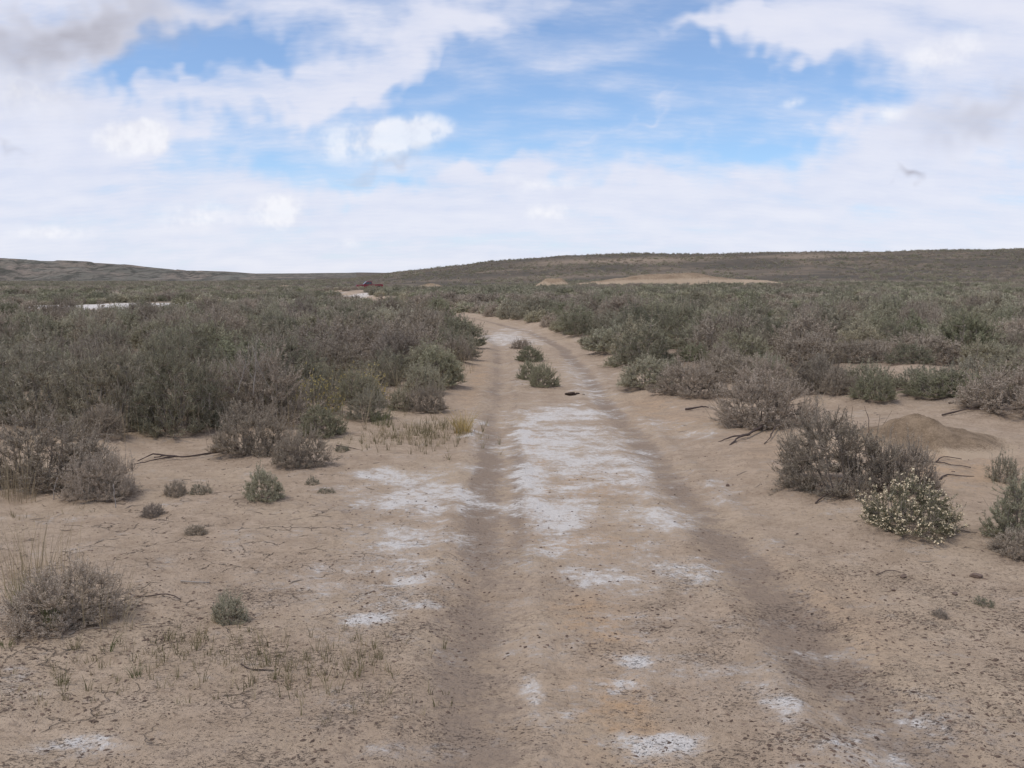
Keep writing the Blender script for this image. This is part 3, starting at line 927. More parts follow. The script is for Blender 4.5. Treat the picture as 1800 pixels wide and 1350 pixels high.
    for k, nm in enumerate(names):
        fs = F[which == k]
        if not len(fs): continue
        fs = fs[:, ::-1]
        tri = inner if k == 0 else np.zeros((0, 3), int)
        used = np.unique(np.concatenate([fs.ravel(), tri.ravel()]))
        remap = np.full(len(V), -1); remap[used] = np.arange(len(used))
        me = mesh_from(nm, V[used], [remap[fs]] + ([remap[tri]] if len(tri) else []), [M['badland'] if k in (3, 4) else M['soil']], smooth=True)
        for an, arr in at.items():
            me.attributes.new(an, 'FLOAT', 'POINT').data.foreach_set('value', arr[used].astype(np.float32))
        me.normals_split_custom_set_from_vertices(VN[used].tolist())
        tag(add_obj(nm, me), kind='structure')


def make_badland_mat():
    m, t, out = new_mat('badland')
    pos = t.node('ShaderNodeNewGeometry').outputs['Position']
    mp = t.node('ShaderNodeMapping'); t.l.new(pos, mp.inputs[0]); mp.inputs['Scale'].default_value = (1, .4, 2.0)
    n1 = t.noise(mp.outputs[0], .030, 7, .65, .4)
    n2 = t.noise(mp.outputs[0], .15, 6, .65)
    c = t.mix(t.ramp(n1, .40, .64), (.180, .165, .132), (.265, .215, .170))
    c = t.mix(t.ramp(n2, .44, .60, 0, .9), c, (.085, .080, .064))
    c = t.mix(t.ramp(t.noise(pos, .02, 4), .56, .70, 0, .5), c, (.225, .22, .18))
    principled(t, out, c, .95, t.bump(n2, .8, 3.0), .1)
    return m


M['badland'] = make_badland_mat()
build_ground()


# ------------------------------------------------------------------ shrubs as things
def put_shrub(name, kind, var, lod, x, y, w, h, rz, tilt, label, group=None, lean_z=0.0):
    base_h = {'sage': .74, 'dull': .70, 'green': .92, 'bloom': .62, 'ybloom': .62, 'low': .50}[kind]
    root = add_empty(name, (x, y, gz(x, y) - .01), rz, (w / 1.04, w / 1.04, h / base_h), tilt)
    if tilt != (0, 0):
        root.rotation_mode = 'ZYX'
        root.rotation_euler = (tilt[0], tilt[1], rz)
    for nm, me in shrub_meshes(kind, var, lod).items():
        add_obj(nm, me, root)
    tag(root, label, 'shrub', group)
    return root


for (nm, kind, var, x, y, w, h, tilt, lab, rz) in hero_rows:
    put_shrub(nm, kind, var, 0 if w > .3 else 1, x, y, w, h, rz, tilt, lab)

# individuals in the scrub: the label says colour, size, row, side and order from the track
ROWS = [(10, 12.5, 'in the front row'), (12.5, 15.5, 'in the second row'), (15.5, 19.0, 'abreast of the mid-track bushes'), (19.0, 23.0, 'past the mid-track bushes'),
        (23.0, 28.0, 'short of the bend'), (28.0, 34.0, 'level with the bend'), (34.0, 60.0, 'past the bend')]
COLW = {'sage': 'grey-green', 'dull': 'purple-grey', 'green': 'olive-green'}
ORD = ['first', 'second', 'third', 'fourth', 'fifth', 'sixth', 'seventh', 'eighth', 'ninth', 'tenth', 'eleventh', 'twelfth', 'thirteenth', 'fourteenth', 'fifteenth', 'sixteenth',
       'seventeenth', 'eighteenth', 'nineteenth', 'twentieth'] + ['twenty-' + o for o in ('first', 'second', 'third', 'fourth', 'fifth', 'sixth', 'seventh', 'eighth', 'ninth')]
bags = {}
for a in INDIV:
    kind, var, x, y, w, h, rz = a
    row = next(t for lo, hi, t in ROWS if lo <= y < hi)
    side = SIDE_A if x < rut_l(y) + .7 else SIDE_B
    size = 'tall' if h > .72 else ('low' if h < .5 else 'mid-height')
    bags.setdefault((size, COLW[kind], row, side), []).append(a)
for (size, colw, row, side), L in bags.items():
    L.sort(key=lambda a: abs(a[2] - rut_l(a[3]) - .7))
    for i, a in enumerate(L):
        kind, var, x, y, w, h, rz = a
        lab = f'{size} {colw} sagebrush {row}, {side}' + (f', {ORD[i]} from the track' if len(L) > 1 else '')
        put_shrub('sagebrush', kind, var, 0 if y < 15 else 1, x, y, w, h, rz, (0, 0), lab, 'sagebrush scrub on both sides of the track')


# ------------------------------------------------------------------ the rest of the scrub, beyond counting
def scatter(name, label, meshes, pts, pick, rot, scl, cat):
    """one object: points that carry copies of a few shrub meshes"""
    lib = bpy.data.collections.new(name + '_kinds')
    for i, me in enumerate(meshes):
        o = bpy.data.objects.new('%s_kind_%02d' % (name, i), me)
        lib.objects.link(o)
    me = bpy.data.meshes.new(name)
    me.vertices.add(len(pts))
    me.vertices.foreach_set('co', np.asarray(pts, dtype=np.float32).ravel())
    me.attributes.new('pick', 'INT', 'POINT').data.foreach_set('value', np.asarray(pick, dtype=np.int32))
    me.attributes.new('rot', 'FLOAT_VECTOR', 'POINT').data.foreach_set('vector', np.asarray(rot, dtype=np.float32).ravel())
    me.attributes.new('scl', 'FLOAT_VECTOR', 'POINT').data.foreach_set('vector', np.asarray(scl, dtype=np.float32).ravel())
    me.update()
    o = add_obj(name, me)
    ng = bpy.data.node_groups.new(name + '_scatter', 'GeometryNodeTree')
    ng.interface.new_socket('Geometry', in_out='INPUT', socket_type='NodeSocketGeometry')
    ng.interface.new_socket('Geometry', in_out='OUTPUT', socket_type='NodeSocketGeometry')
    gi, go = ng.nodes.new('NodeGroupInput'), ng.nodes.new('NodeGroupOutput')
    ci = ng.nodes.new('GeometryNodeCollectionInfo')
    ci.inputs['Collection'].default_value = lib
    ci.inputs['Separate Children'].default_value = True
    ci.inputs['Reset Children'].default_value = True
    ip = ng.nodes.new('GeometryNodeInstanceOnPoints')
    ip.inputs['Pick Instance'].default_value = True

    def named(nm, dt):
        nd = ng.nodes.new('GeometryNodeInputNamedAttribute')
        nd.data_type = dt
        nd.inputs['Name'].default_value = nm
        return nd.outputs['Attribute']
    e2r = ng.nodes.new('FunctionNodeEulerToRotation')
    ng.links.new(named('rot', 'FLOAT_VECTOR'), e2r.inputs[0])
    ng.links.new(gi.outputs[0], ip.inputs['Points'])
    ng.links.new(ci.outputs[0], ip.inputs['Instance'])
    ng.links.new(named('pick', 'INT'), ip.inputs['Instance Index'])
    ng.links.new(e2r.outputs[0], ip.inputs['Rotation'])
    ng.links.new(named('scl', 'FLOAT_VECTOR'), ip.inputs['Scale'])
    ng.links.new(ip.outputs[0], go.inputs[0])
    md = o.modifiers.new('scatter', 'NODES')
    md.node_group = ng
    return tag(o, label, cat, kind='stuff')


KINDS = [('sage', 0), ('sage', 1), ('sage', 2), ('dull', 0), ('dull', 1), ('dull', 2), ('green', 0), ('green', 1), ('sage', 3), ('dull', 3)]
kid = {'sage': [0, 1, 2, 8], 'dull': [3, 4, 5, 9], 'green': [6, 7]}
pts, pick, rot, scl = [], [], [], []
for (kind, var, x, y, w, h, rz) in REST:
    ks = kid[kind]
    pts.append((x, y, 0)); pick.append(ks[var % len(ks)]); rot.append((0, 0, rz)); scl.append((w, w, h / .74))
pts = np.array(pts); pts[:, 2] = ground_z(pts[:, 0], pts[:, 1]) - .02
scatter('sagebrush_scrub', 'grey-green sagebrush filling the flat in the middle distance', [shrub_joined(k, v, 2) for k, v in KINDS], pts, pick, rot, scl, 'scrub')


def strew(n, y0, y1, umin, umax, wlo, whi, dens, seed, power=1.0):
    g = np.random.default_rng(seed)
    yy = (y0 ** power + (y1 ** power - y0 ** power) * g.random(n)) ** (1 / power)
    xx = g.uniform(umin, umax, n) * yy
    keep = g.random(n) < dens(xx, yy)
    xx, yy = xx[keep], yy[keep]
    ok = np.array([free(a, b, .4) for a, b in zip(xx, yy)])
    xx, yy = xx[ok], yy[ok]
    m = len(xx)
    w = g.uniform(wlo, whi, m)
    nz = vnoise(xx / 9, yy / 9, 77) + g.uniform(-.25, .25, m)
    p = np.where(nz > .6, g.choice([3, 4, 5, 9], m), np.where(nz < .33, g.choice([6, 7], m), g.choice([0, 1, 2, 8], m)))
    P = np.stack([xx, yy, ground_z(xx, yy) - .03], 1)
    return P, p, np.stack([np.zeros(m), np.zeros(m), g.uniform(0, 6.28, m)], 1), np.stack([w, w, w * g.uniform(.55, .78, m)], 1)


low_meshes = [shrub_joined(k, v, 3) for k, v in KINDS]
tiny_meshes = [shrub_joined(k, v, 4) for k, v in KINDS]
P = strew(12000, 46, 170, -.62, .62, .65, 1.2, lambda x, y: .55 + .45 * (vnoise(x / 14, y / 14, 91) > .36), 21, 1.8)
scatter('sagebrush_flat', 'distant grey sagebrush covering the flat below the hills', low_meshes, *P, 'scrub')
P = strew(24000, 168, 560, -.62, .62, .6, 1.3, lambda x, y: np.where(x / y > -.15, .25 + .75 * (vnoise(x / 22, y / 26, 95) > .38), .8), 22, 1.6)
scatter('hillside_scrub', 'dark sagebrush dotted over the long hillside and its skyline', tiny_meshes, *P, 'scrub')


# ------------------------------------------------------------------ heaps of bare soil
def heap_mat(name, lo, hi, grit):
    m, t, out = new_mat(name)
    pos = t.node('ShaderNodeNewGeometry').outputs['Position']
    n1, n2 = t.noise(pos, grit * .12, 5, .6), t.noise(pos, grit, 4, .65)
    c = t.mix(t.ramp(t.math('MULTIPLY_ADD', n2, .45, t.math('MULTIPLY', n1, .55)), .36, .64), lo, hi)
    ap = t.attr('apron')
    c = t.mix(t.ramp(t.math('MULTIPLY_ADD', t.math('SUBTRACT', n2, .5), 1.2, ap), .35, .85), c, t.mix(n1, (.385, .286, .195), (.500, .382, .268)))
    principled(t, out, c, .95, t.bump(n2, .8, .5 / grit), .1)
    return m


def heap(name, label, cx, cy, rx, ry, fn, mat, n=60, rz=0.0, cat='mound'):
    """height field fn(p, q) over p, q in -1..1, its rim buried in the ground"""
    p, q = np.meshgrid(np.linspace(-1, 1, n), np.linspace(-1, 1, max(16, n // 2)))
    lx, ly = p * rx, q * ry
    wx, wy = cx + lx * math.cos(rz) - ly * math.sin(rz), cy + lx * math.sin(rz) + ly * math.cos(rz)
    z = ground_z(wx.ravel(), wy.ravel()).reshape(p.shape) + fn(p, q, wx, wy) - .25 * sstep(np.maximum(np.abs(p), np.abs(q)), .9, 1) - .03
    z0 = gz(cx, cy)
    V = np.stack([wx - cx, wy - cy, z - z0], -1).reshape(-1, 3)
    idx = np.arange(p.size).reshape(p.shape)
    F = np.stack([idx[:-1, :-1], idx[:-1, 1:], idx[1:, 1:], idx[1:, :-1]], -1).reshape(-1, 4)
    me = mesh_from(name, V, F, [mat], smooth=True)
    me.attributes.new('apron', 'FLOAT', 'POINT').data.foreach_set('value', sstep(np.hypot(p, q), .30, .80).astype(np.float32).ravel())
    return tag(add_obj(name, me, loc=(cx, cy, z0)), label, cat)


M['spoil'] = heap_mat('spoil_earth', (.235, .165, .108), (.385, .285, .190), 3.0)
M['ant_soil'] = heap_mat('ant_soil', (.175, .124, .080), (.315, .230, .152), 60.0)


def big_spoil(p, q, x, y):
    crest = np.interp(p, [-1, -.8, -.5, -.15, .1, .3, .5, .62, .8, .95, 1], [0, .35, .95, 1.55, 1.80, 1.75, 1.30, .95, .85, .45, 0])
    return crest * np.clip(1 - np.abs(q) ** 1.6, 0, 1) + .40 * fbm(x / 1.6, y / 3.0, 51, 4) * (1 - np.abs(q))


def small_spoil(p, q, x, y):
    crest = np.interp(p, [-1, -.6, -.3, .35, .7, 1], [0, .9, 1.6, 1.5, .6, 0])
    return crest * np.clip(1 - np.abs(q) ** 1.5, 0, 1) + .2 * fbm(x / 1.2, y / 1.2, 52, 3) * (1 - np.abs(q))


def low_spoil(p, q, x, y):
    return .9 * np.clip(1 - p * p - q * q, 0, 1) * (1 + .5 * fbm(x / 1.5, y / 1.5, 53, 3))


def ant_cone(p, q, x, y):
    r = np.hypot(p + .10, q) * (1 + .35 * fbm(np.arctan2(q, p + .10) * 1.3, p * 0, 57, 3)) * np.where(p > -.10, .84, 1.1)
    return .29 * np.exp(-(np.maximum(r, 0) / .40) ** 1.3) * (1 + .6 * fbm(x / .20, y / .20, 54, 4)) + .014 * fbm(x / .05, y / .05, 55, 2) - .012


heap('spoil_mound', 'long bare tan earth mound below the sage hillside', 21.5, 148, 18.0, 5.0, big_spoil, M['spoil'], 110, .05)
heap('spoil_mound', 'short steep bare earth mound beside the long tan one', 6.2, 156, 3.6, 3.0, small_spoil, M['spoil'], 50)
heap('spoil_mound', 'low bare earth hump between the red pickup and the short mound', -12.0, 150, 3.6, 2.2, low_spoil, M['spoil'], 36)
heap('spoil_mound', 'low bare earth hump on the far side of the red pickup', -38.5, 175, 5.0, 2.5, low_spoil, M['spoil'], 36)
heap('ant_mound', 'brown conical ant mound on the sandy slope', 3.98, 9.75, 1.2, 1.05, ant_cone, M['ant_soil'], 90)


# ------------------------------------------------------------------ red pickup truck
def paint(name, rgb, rough, spec=.5, metallic=0.0): return plain_mat(name, rgb, rough, spec, .08, 6, metallic)


M['red_paint'] = paint('red_paint', (.21, .020, .034), .4)
M['tyre'] = paint('tyre', (.02, .02, .02), .9, .2)
M['steel'] = paint('steel', (.55, .55, .55), .35, .5, .8)
M['glass'] = paint('glass', (.05, .06, .065), .08, .6)
M['lamp'] = paint('lamp_glass', (.85, .85, .82), .15, .6)
M['dark_trim'] = paint('dark_trim', (.04, .04, .042), .7)


def prism(name, prof, y0, y1, mat, parent, taper=None, bevel=.03):
    """profile in x-z pushed from y0 to y1; taper(z) scales y"""
    bm = bmesh.new()
    rows = []
    for yy in (y0, y1):
        rows.append([bm.verts.new((x, yy * (taper(z) if taper else 1), z)) for x, z in prof])
    n = len(prof)
    bm.faces.new(rows[0]); bm.faces.new(rows[1][::-1])
    for i in range(n): bm.faces.new((rows[0][i], rows[1][i], rows[1][(i + 1) % n], rows[0][(i + 1) % n]))
    bmesh.ops.recalc_face_normals(bm, faces=bm.faces)
    if bevel: bmesh.ops.bevel(bm, geom=list(bm.edges), offset=bevel, segments=2, affect='EDGES', profile=.6)
    me = bpy.data.meshes.new(name); bm.to_mesh(me); bm.free()
    me.materials.append(mat)
    return add_obj(name, me, parent)


def disc(name, r, w, mat, parent, loc):
    bm = bmesh.new()
    bmesh.ops.create_cone(bm, cap_ends=True, segments=24, radius1=r, radius2=r, depth=w, matrix=Matrix.Rotation(R(90), 4, 'X'))
    bmesh.ops.bevel(bm, geom=[e for e in bm.edges if e.calc_face_angle(0) > 1], offset=min(.03, w * .2), segments=2, affect='EDGES')
    me = bpy.data.meshes.new(name); bm.to_mesh(me); bm.free()
    me.materials.append(mat)
    return add_obj(name, me, parent, loc)


def pickup(x, y, rz):
    t = add_empty('pickup_truck', (x, y, gz(x, y)), rz)
    # front faces -x
    prism('body', [(-2.65, .42), (-2.70, .62), (-2.68, .92), (-2.45, 1.02), (-1.20, 1.10), (.55, 1.10), (.55, .45), (.1, .40), (-1.2, .40), (-1.25, .66), (-1.45, .82), (-1.85, .82), (-2.05, .66), (-2.10, .42)], -.92, .92, M['red_paint'], t)
    prism('cab', [(-1.20, 1.08), (-.55, 1.66), (-.35, 1.74), (.35, 1.74), (.52, 1.66), (.58, 1.08)], -.88, .88, M['red_paint'], t, lambda z: 1 - .16 * max(0, (z - 1.08) / .66))
    prism('cargo_bed', [(.60, 1.14), (2.62, 1.14), (2.66, .50), (2.35, .46), (2.28, .66), (2.05, .84), (1.65, .84), (1.42, .66), (1.35, .44), (.60, .44)], -.92, .92, M['red_paint'], t)
    bl = prism('bed_liner', [(.72, 1.10), (2.52, 1.10), (2.52, 1.155), (.72, 1.155)], -.80, .80, M['dark_trim'], t, None, 0)
    w = add_obj('windscreen', None and 0 or mesh_from('windscreen', [(-1.165, -.76, 1.14), (-1.165, .76, 1.14), (-.60, .68, 1.645), (-.60, -.68, 1.645)], np.array([[0, 1, 2, 3]]), [M['glass']]), t, (-.02, 0, .02))
    for sy in (-1, 1):
        prism('side_window', [(-.95, 1.14), (-.50, 1.60), (-.02, 1.63), (-.02, 1.14)], sy * .872, sy * .892, M['glass'], t, lambda z: 1 - .16 * max(0, (z - 1.08) / .66), 0)
        prism('side_window', [(.04, 1.14), (.04, 1.63), (.36, 1.62), (.46, 1.14)], sy * .872, sy * .892, M['glass'], t, lambda z: 1 - .16 * max(0, (z - 1.08) / .66), 0)
        prism('headlight', [(-2.72, .70), (-2.72, .90), (-2.62, .92), (-2.62, .70)], sy * .58, sy * .86, M['lamp'], t, None, .01)
        prism('mirror', [(-.92, 1.16), (-.92, 1.36), (-.82, 1.36), (-.82, 1.16)], sy * .93, sy * 1.10, M['dark_trim'], t, None, .02)
        prism('tail_light', [(2.60, .72), (2.60, 1.05), (2.675, 1.05), (2.675, .72)], sy * .78, sy * .925, paint('tail_lamp', (.35, .02, .02), .3), t, None, .01)
        for wx in (-1.65, 1.85):
            wh = add_obj('wheel', None, t, (wx, sy * .80, .37))
            disc('tyre', .37, .24, M['tyre'], wh, (0, 0, 0))
            disc('rim', .22, .25, M['steel'], wh, (0, sy * .006, 0))
    prism('bumper', [(-2.82, .42), (-2.82, .62), (-2.66, .62), (-2.66, .42)], -.93, .93, M['steel'], t, None, .02)
    prism('bumper', [(2.68, .46), (2.68, .62), (2.82, .62), (2.82, .46)], -.90, .90, M['steel'], t, None, .02)
    prism('grille', [(-2.73, .66), (-2.73, .92), (-2.64, .92), (-2.64, .66)], -.52, .52, M['dark_trim'], t, None, .01)
    tag(t, 'dark red pickup truck parked far off at the end of the track', 'truck')


TRUCK_AT = (-28.6, 206.0)
pickup(*TRUCK_AT, R(14))


# ------------------------------------------------------------------ dead wood
def limb(pts, r0, r1, sides=6):
    """knobbly tapering tube lying on the ground: pts (x, y, lift)"""
    P = np.array([(x, y, gz(x, y) + l) for x, y, l in pts])
    n = 4 * (len(P) - 1) + 1
    s = np.linspace(0, len(P) - 1, n)
    Q = np.stack([np.interp(s, np.arange(len(P)), P[:, c]) for c in range(3)], 1)
    Q[1:-1] = (Q[:-2] + Q[1:-1] * 2 + Q[2:]) / 4
    Q += RNG.normal(0, r0 * .55, Q.shape) * np.array([1, 1, .4])
    rad = np.linspace(r0, r1, n) * RNG.uniform(.7, 1.3, n)
    return tubes(Q[None], rad[None], sides)


def branch(name, label, limbs, mat, cat='branch'):
    x0, y0 = limbs[0][0][0][:2]
    z0 = gz(x0, y0)
    o = add_empty(name, (x0, y0, z0)) if len(limbs) > 1 else None
    for i, (pts, r0, r1) in enumerate(limbs):
        V, F = limb(pts, r0 * .62, r1 * .5)
        V = V - np.array([x0, y0, z0])
        ring = len(V) - 6
        me = mesh_from('limb', V, [F, np.array([[5, 4, 3, 2, 1, 0]]), np.arange(ring, ring + 6)[None]], [mat], smooth=True)
        if o is None: o = add_obj(name, me, loc=(x0, y0, z0))
        else: add_obj('main_limb' if i == 0 else 'side_limb', me, o)
    return tag(o, label, cat)


DW, GW = M['dead_wood'], M['grey_wood']
branch('fallen_branch', 'long crooked dark fallen branch lying on sand before the tall bushes',
       [([(-2.55, 9.45, .02), (-2.72, 9.30, .03), (-2.95, 9.15, .025), (-3.15, 9.17, .035), (-3.22, 9.10, .03)], .020, .012),
        ([(-3.05, 9.16, .03), (-3.18, 9.02, .03), (-3.33, 8.93, .01)], .013, .006),
        ([(-3.12, 9.18, .03), (-3.26, 9.20, .045), (-3.36, 9.06, .01)], .012, .008),
        ([(-2.60, 9.42, .02), (-2.42, 9.34, .03), (-2.30, 9.12, .0)], .011, .005)], DW)
branch('exposed_root', 'thick woody root running from the rooted sagebrush down to the track', [([(2.68, 10.55, .06), (2.45, 10.25, .04), (2.25, 9.98, .03), (2.08, 9.72, .0)], .030, .012), ([(2.36, 10.12, .03), (2.18, 10.05, .03), (2.02, 9.95, .0)], .016, .006)], DW, 'root')
branch('exposed_root', 'thinner root beside the thick woody root below the rooted sagebrush', [([(2.72, 10.40, .05), (2.58, 10.05, .03), (2.42, 9.70, .0)], .018, .007)], DW, 'root')
branch('dead_twig', 'forked dark twig on the slope below the ant mound', [([(3.35, 8.75, .01), (3.47, 8.62, .02), (3.64, 8.68, .012), (3.84, 8.46, .01)], .014, .007), ([(3.64, 8.68, .012), (3.78, 8.86, .03), (3.95, 8.88, .005)], .010, .005), ([(3.48, 8.67, .04), (3.36, 8.62, .01)], .009, .004)], DW)
branch('dead_twig', 'small dark twig lying just downslope of the forked twig', [([(3.40, 8.02, .006), (3.52, 8.18, .015), (3.74, 8.15, .0)], .012, .005), ([(3.58, 8.17, .04), (3.62, 8.32, .01)], .008, .004)], DW)
branch('dead_twig', 'curved dark stick on the sandy foreground among thin grass', [([(-1.16, 4.24, .004), (-1.10, 4.17, .008), (-1.00, 4.17, .006)], .0060, .0035)], DW)
branch('dead_twig', 'short straight pale-ended stick on cracked ground above the tiny seedling', [([(-1.80, 5.43, .005), (-1.64, 5.40, .008)], .006, .005)], GW)
branch('dead_twig', 'arched dark twig on cracked ground beside the half-dead bush', [([(-2.02, 5.18, .0), (-1.90, 5.10, .012), (-1.78, 5.16, .02), (-1.70, 5.12, .0)], .006, .004)], DW)
branch('dead_twig', 'thin straight dark stick on sand next to the half-dead bush', [([(-2.22, 5.06, .006), (-1.95, 5.00, .004)], .006, .004)], DW)
branch('dead_twig', 'long dark stick on the sand behind the ant mound', [([(4.75, 11.2, .02), (5.3, 11.5, .03), (5.9, 11.7, .02)], .016, .006), ([(5.1, 11.4, .03), (5.4, 11.25, .01)], .009, .004)], DW)
branch('dead_twig', 'flat reddish stick on the sand between ant mound and green bushes', [([(5.2, 12.1, .01), (5.75, 12.4, .02)], .013, .006)], DW)
branch('dead_twig', 'dark stub of wood beside the track below the purple-grey sagebrush', [([(2.12, 12.35, .02), (2.30, 12.45, .04), (2.42, 12.5, .02)], .022, .013)], DW)
branch('dead_twig', 'bare upright dead shoot standing behind the big leaning sagebrush', [([(3.02, 8.5, .0), (2.96, 8.5, .16), (3.00, 8.5, .36), (2.95, 8.52, .52)], .010, .003), ([(2.97, 8.5, .22), (2.86, 8.5, .40)], .005, .002)], M['dead_wood'])
branch('dead_twig', 'dark dead twig jutting from the foot of the leaning sagebrush', [([(2.15, 7.15, .01), (2.30, 7.30, .04), (2.50, 7.36, .08)], .010, .006), ([(2.30, 7.30, .04), (2.34, 7.16, .01)], .006, .003)], DW)
branch('dead_twig', 'dark stick near the green sprout close to the grey sagebrush', [([(-1.72, 9.90, .01), (-1.60, 9.75, .02), (-1.44, 9.72, .0)], .009, .004)], DW)
branch('dead_twig', 'small curled twig on open sand below the flat stone', [([(2.02, 5.55, .004), (2.12, 5.62, .01), (2.2, 5.6, .0)], .005, .003)], DW)
branch('dry_shoot', 'bleached white stem standing before the broad purple-grey sagebrush', [([(-3.38, 7.42, -.01), (-3.37, 7.42, .09), (-3.34, 7.42, .17)], .0055, .004)], GW, 'stem')
branch('dry_shoot', 'bleached white stem standing before the small purple-grey sagebrush', [([(-2.84, 7.22, -.01), (-2.85, 7.22, .08), (-2.86, 7.23, .17)], .0055, .004)], GW, 'stem')
for i, (x, y, rz, ln) in enumerate([(-2.95, 10.9, .3, .5), (-2.62, 11.1, -.4, .45), (-2.75, 10.8, .1, .55)]):
    branch('dry_shoot', ['bleached bare twig leaning in front of the tangled grey bush', 'bleached bare twig behind the tangled grey bush', 'tallest bleached bare twig above the tangled grey bush'][i],
           [([(x, y, .35), (x + .3 * rz, y, .35 + ln * .5), (x + .5 * rz, y, .40 + ln)], .008, .003), ([(x + .3 * rz, y, .35 + ln * .5), (x + .3 * rz + .14, y, .42 + ln * .8)], .005, .002), ([(x + .2 * rz, y, .35 + ln * .3), (x + .2 * rz - .14, y, .42 + ln * .6)], .005, .002)], GW, 'stem')


# ------------------------------------------------------------------ stones and the dark clod
def stone(name, label, x, y, sx, sy, sz, rz, mat, cat, seed):
    bm = bmesh.new()
    bmesh.ops.create_icosphere(bm, subdivisions=3, radius=1.0)
    g = np.random.default_rng(seed)
    planes = unit(g.normal(size=(9, 3)))
    for v in bm.verts:
        for p in planes:
            d = v.co.dot(Vector(p))
            if d > .62: v.co -= Vector(p) * (d - .62) * .9
        v.co = Vector((v.co.x * sx, v.co.y * sy, v.co.z * sz)) * (1 + g.normal(0, .02))
    me = bpy.data.meshes.new(name); bm.to_mesh(me); bm.free()
    me.materials.append(mat)
    return tag(add_obj(name, me, loc=(x, y, gz(x, y) + sz * .35), rot=(0, 0, rz)), label, cat)


stone('stone', 'flat reddish stone on open sand below the flowering bush', 2.56, 5.52, .042, .036, .018, .3, M['stone'], 'stone', 1)
stone('stone', 'small brown stone farther up the sand than the flat reddish one', 2.16, 5.52, .020, .018, .014, .3, M['stone'], 'stone', 2)
stone('stone', 'smallest dark stone between rut and flat reddish stone', 2.02, 5.28, .014, .013, .010, .9, M['stone'], 'stone', 3)
stone('stone', 'dark oval pebble below the flat reddish stone', 2.32, 5.22, .024, .016, .012, .9, M['stone'], 'stone', 4)
stone('stone', 'dark pebble on the sand beside the leaning sagebrush', 1.72, 8.05, .020, .016, .014, .9, M['stone'], 'stone', 5)
dg = add_empty('cow_dung', (.85, 14.5, gz(.85, 14.5)))
for i, (dx, dy, sx, sy, sz) in enumerate([(0, 0, .13, .10, .05), (.12, .05, .10, .07, .035), (-.10, .06, .07, .06, .035), (.05, -.05, .06, .05, .03), (.24, .0, .06, .05, .02)]):
    c = stone('clod', None, 0, 0, sx * .62, sy * .7, sz * .7, i, M['dung'], None, 20 + i)
    c.parent = dg; c.location = (dx * .65, dy * .7, sz * .25)
tag(dg, 'dark clod of dung on the track near the mid-track bushes', 'dung')


# ------------------------------------------------------------------ grass
def blades(n, spread, h, w, lean, seed, segs=3):
    g = np.random.default_rng(seed)
    a = g.uniform(0, 2 * np.pi, n)
    r = spread * np.sqrt(g.random(n))
    b = np.stack([np.cos(a) * r, np.sin(a) * r, np.full(n, -.01)], 1)
    out = np.stack([np.cos(a), np.sin(a), np.zeros(n)], 1) * lean + g.normal(0, .25 * lean + .06, (n, 3)) * np.array([1, 1, 0])
    H = h * g.uniform(.45, 1.1, n)
    s = np.linspace(0, 1, segs + 1)
    C = b[:, None] + np.array([0, 0, 1.]) * (H[:, None] * s)[..., None] * (1 - .25 * lean * s[None, :, None]) + out[:, None] * ((H[:, None]) * s ** 1.8)[..., None]
    sd_ = unit(np.cross(out + 1e-4, [0, 0, 1.]) + g.normal(0, .5, (n, 3)))[:, None]
    wd = (w * (1 - s * .85))[None, :, None]
    V = np.stack([C - sd_ * wd * .5, C + sd_ * wd * .5], 2)
    idx = np.arange(n * (segs + 1) * 2).reshape(n, segs + 1, 2)
    F = np.stack([idx[:, :-1, 0], idx[:, :-1, 1], idx[:, 1:, 1], idx[:, 1:, 0]], -1).reshape(-1, 4)
    return V.reshape(-1, 3), F, np.repeat(g.random(n), segs)


def tuft(name, label, x, y, n, spread, h, w, lean, mat, seed, cat='grass'):
    V, F, va = blades(n, spread, h, w, lean, seed)
    me = mesh_from('grass_tuft', V, F, [mat])
    set_vary(me, va)
    return tag(add_obj(name, me, loc=(x, y, gz(x, y))), label, cat)


S_, G_ = M['straw'], M['grass']
tuft('grass_tuft', 'wispy straw grass at the frame edge above the half-dead bush', -2.62, 5.55, 60, .22, .42, .0035, .18, S_, 40)
tuft('grass_tuft', 'straw grass rising through the broad purple-grey sagebrush', -3.72, 7.95, 60, .38, .62, .0045, .12, S_, 41)
tuft('grass_tuft', 'thin straw stalks in front of the tall dark green bush', -3.85, 10.3, 30, .5, .70, .006, .10, S_, 42)
tuft('grass_tuft', 'bright straw-yellow grass tuft at the track edge', -.52, 10.85, 130, .09, .30, .006, .45, M['yellow_grass'], 1)
tuft('grass_tuft', 'tall straw grass before the broad purple-grey sagebrush', -3.78, 7.55, 60, .16, .52, .005, .14, S_, 2)
tuft('grass_tuft', 'sparse straw grass at the frame edge beside the broad sagebrush', -3.60, 7.40, 26, .10, .38, .005, .25, S_, 3)
tuft('grass_tuft', 'tall thin straw grass behind the half-dead bush', -2.48, 5.15, 60, .13, .46, .0035, .14, S_, 4)
tuft('grass_tuft', 'straw grass growing up through the half-dead bush', -2.02, 4.72, 46, .20, .36, .0032, .14, S_, 5)
tuft('grass_tuft', 'pale curved grass drooping on the near flank of the half-dead bush', -1.86, 4.62, 26, .09, .22, .0035, .45, S_, 6)
tuft('grass_tuft', 'fresh green grass at the foot of the half-dead bush', -2.12, 4.58, 70, .035, .16, .0032, .18, G_, 7)
tuft('grass_tuft', 'dark green grass tuft at the frame edge behind the half-dead bush', -2.42, 5.0, 110, .10, .20, .0035, .2, G_, 8)
tuft('grass_tuft', 'small green grass tuft low in the frame corner', -1.83, 4.02, 45, .025, .10, .003, .35, G_, 9)
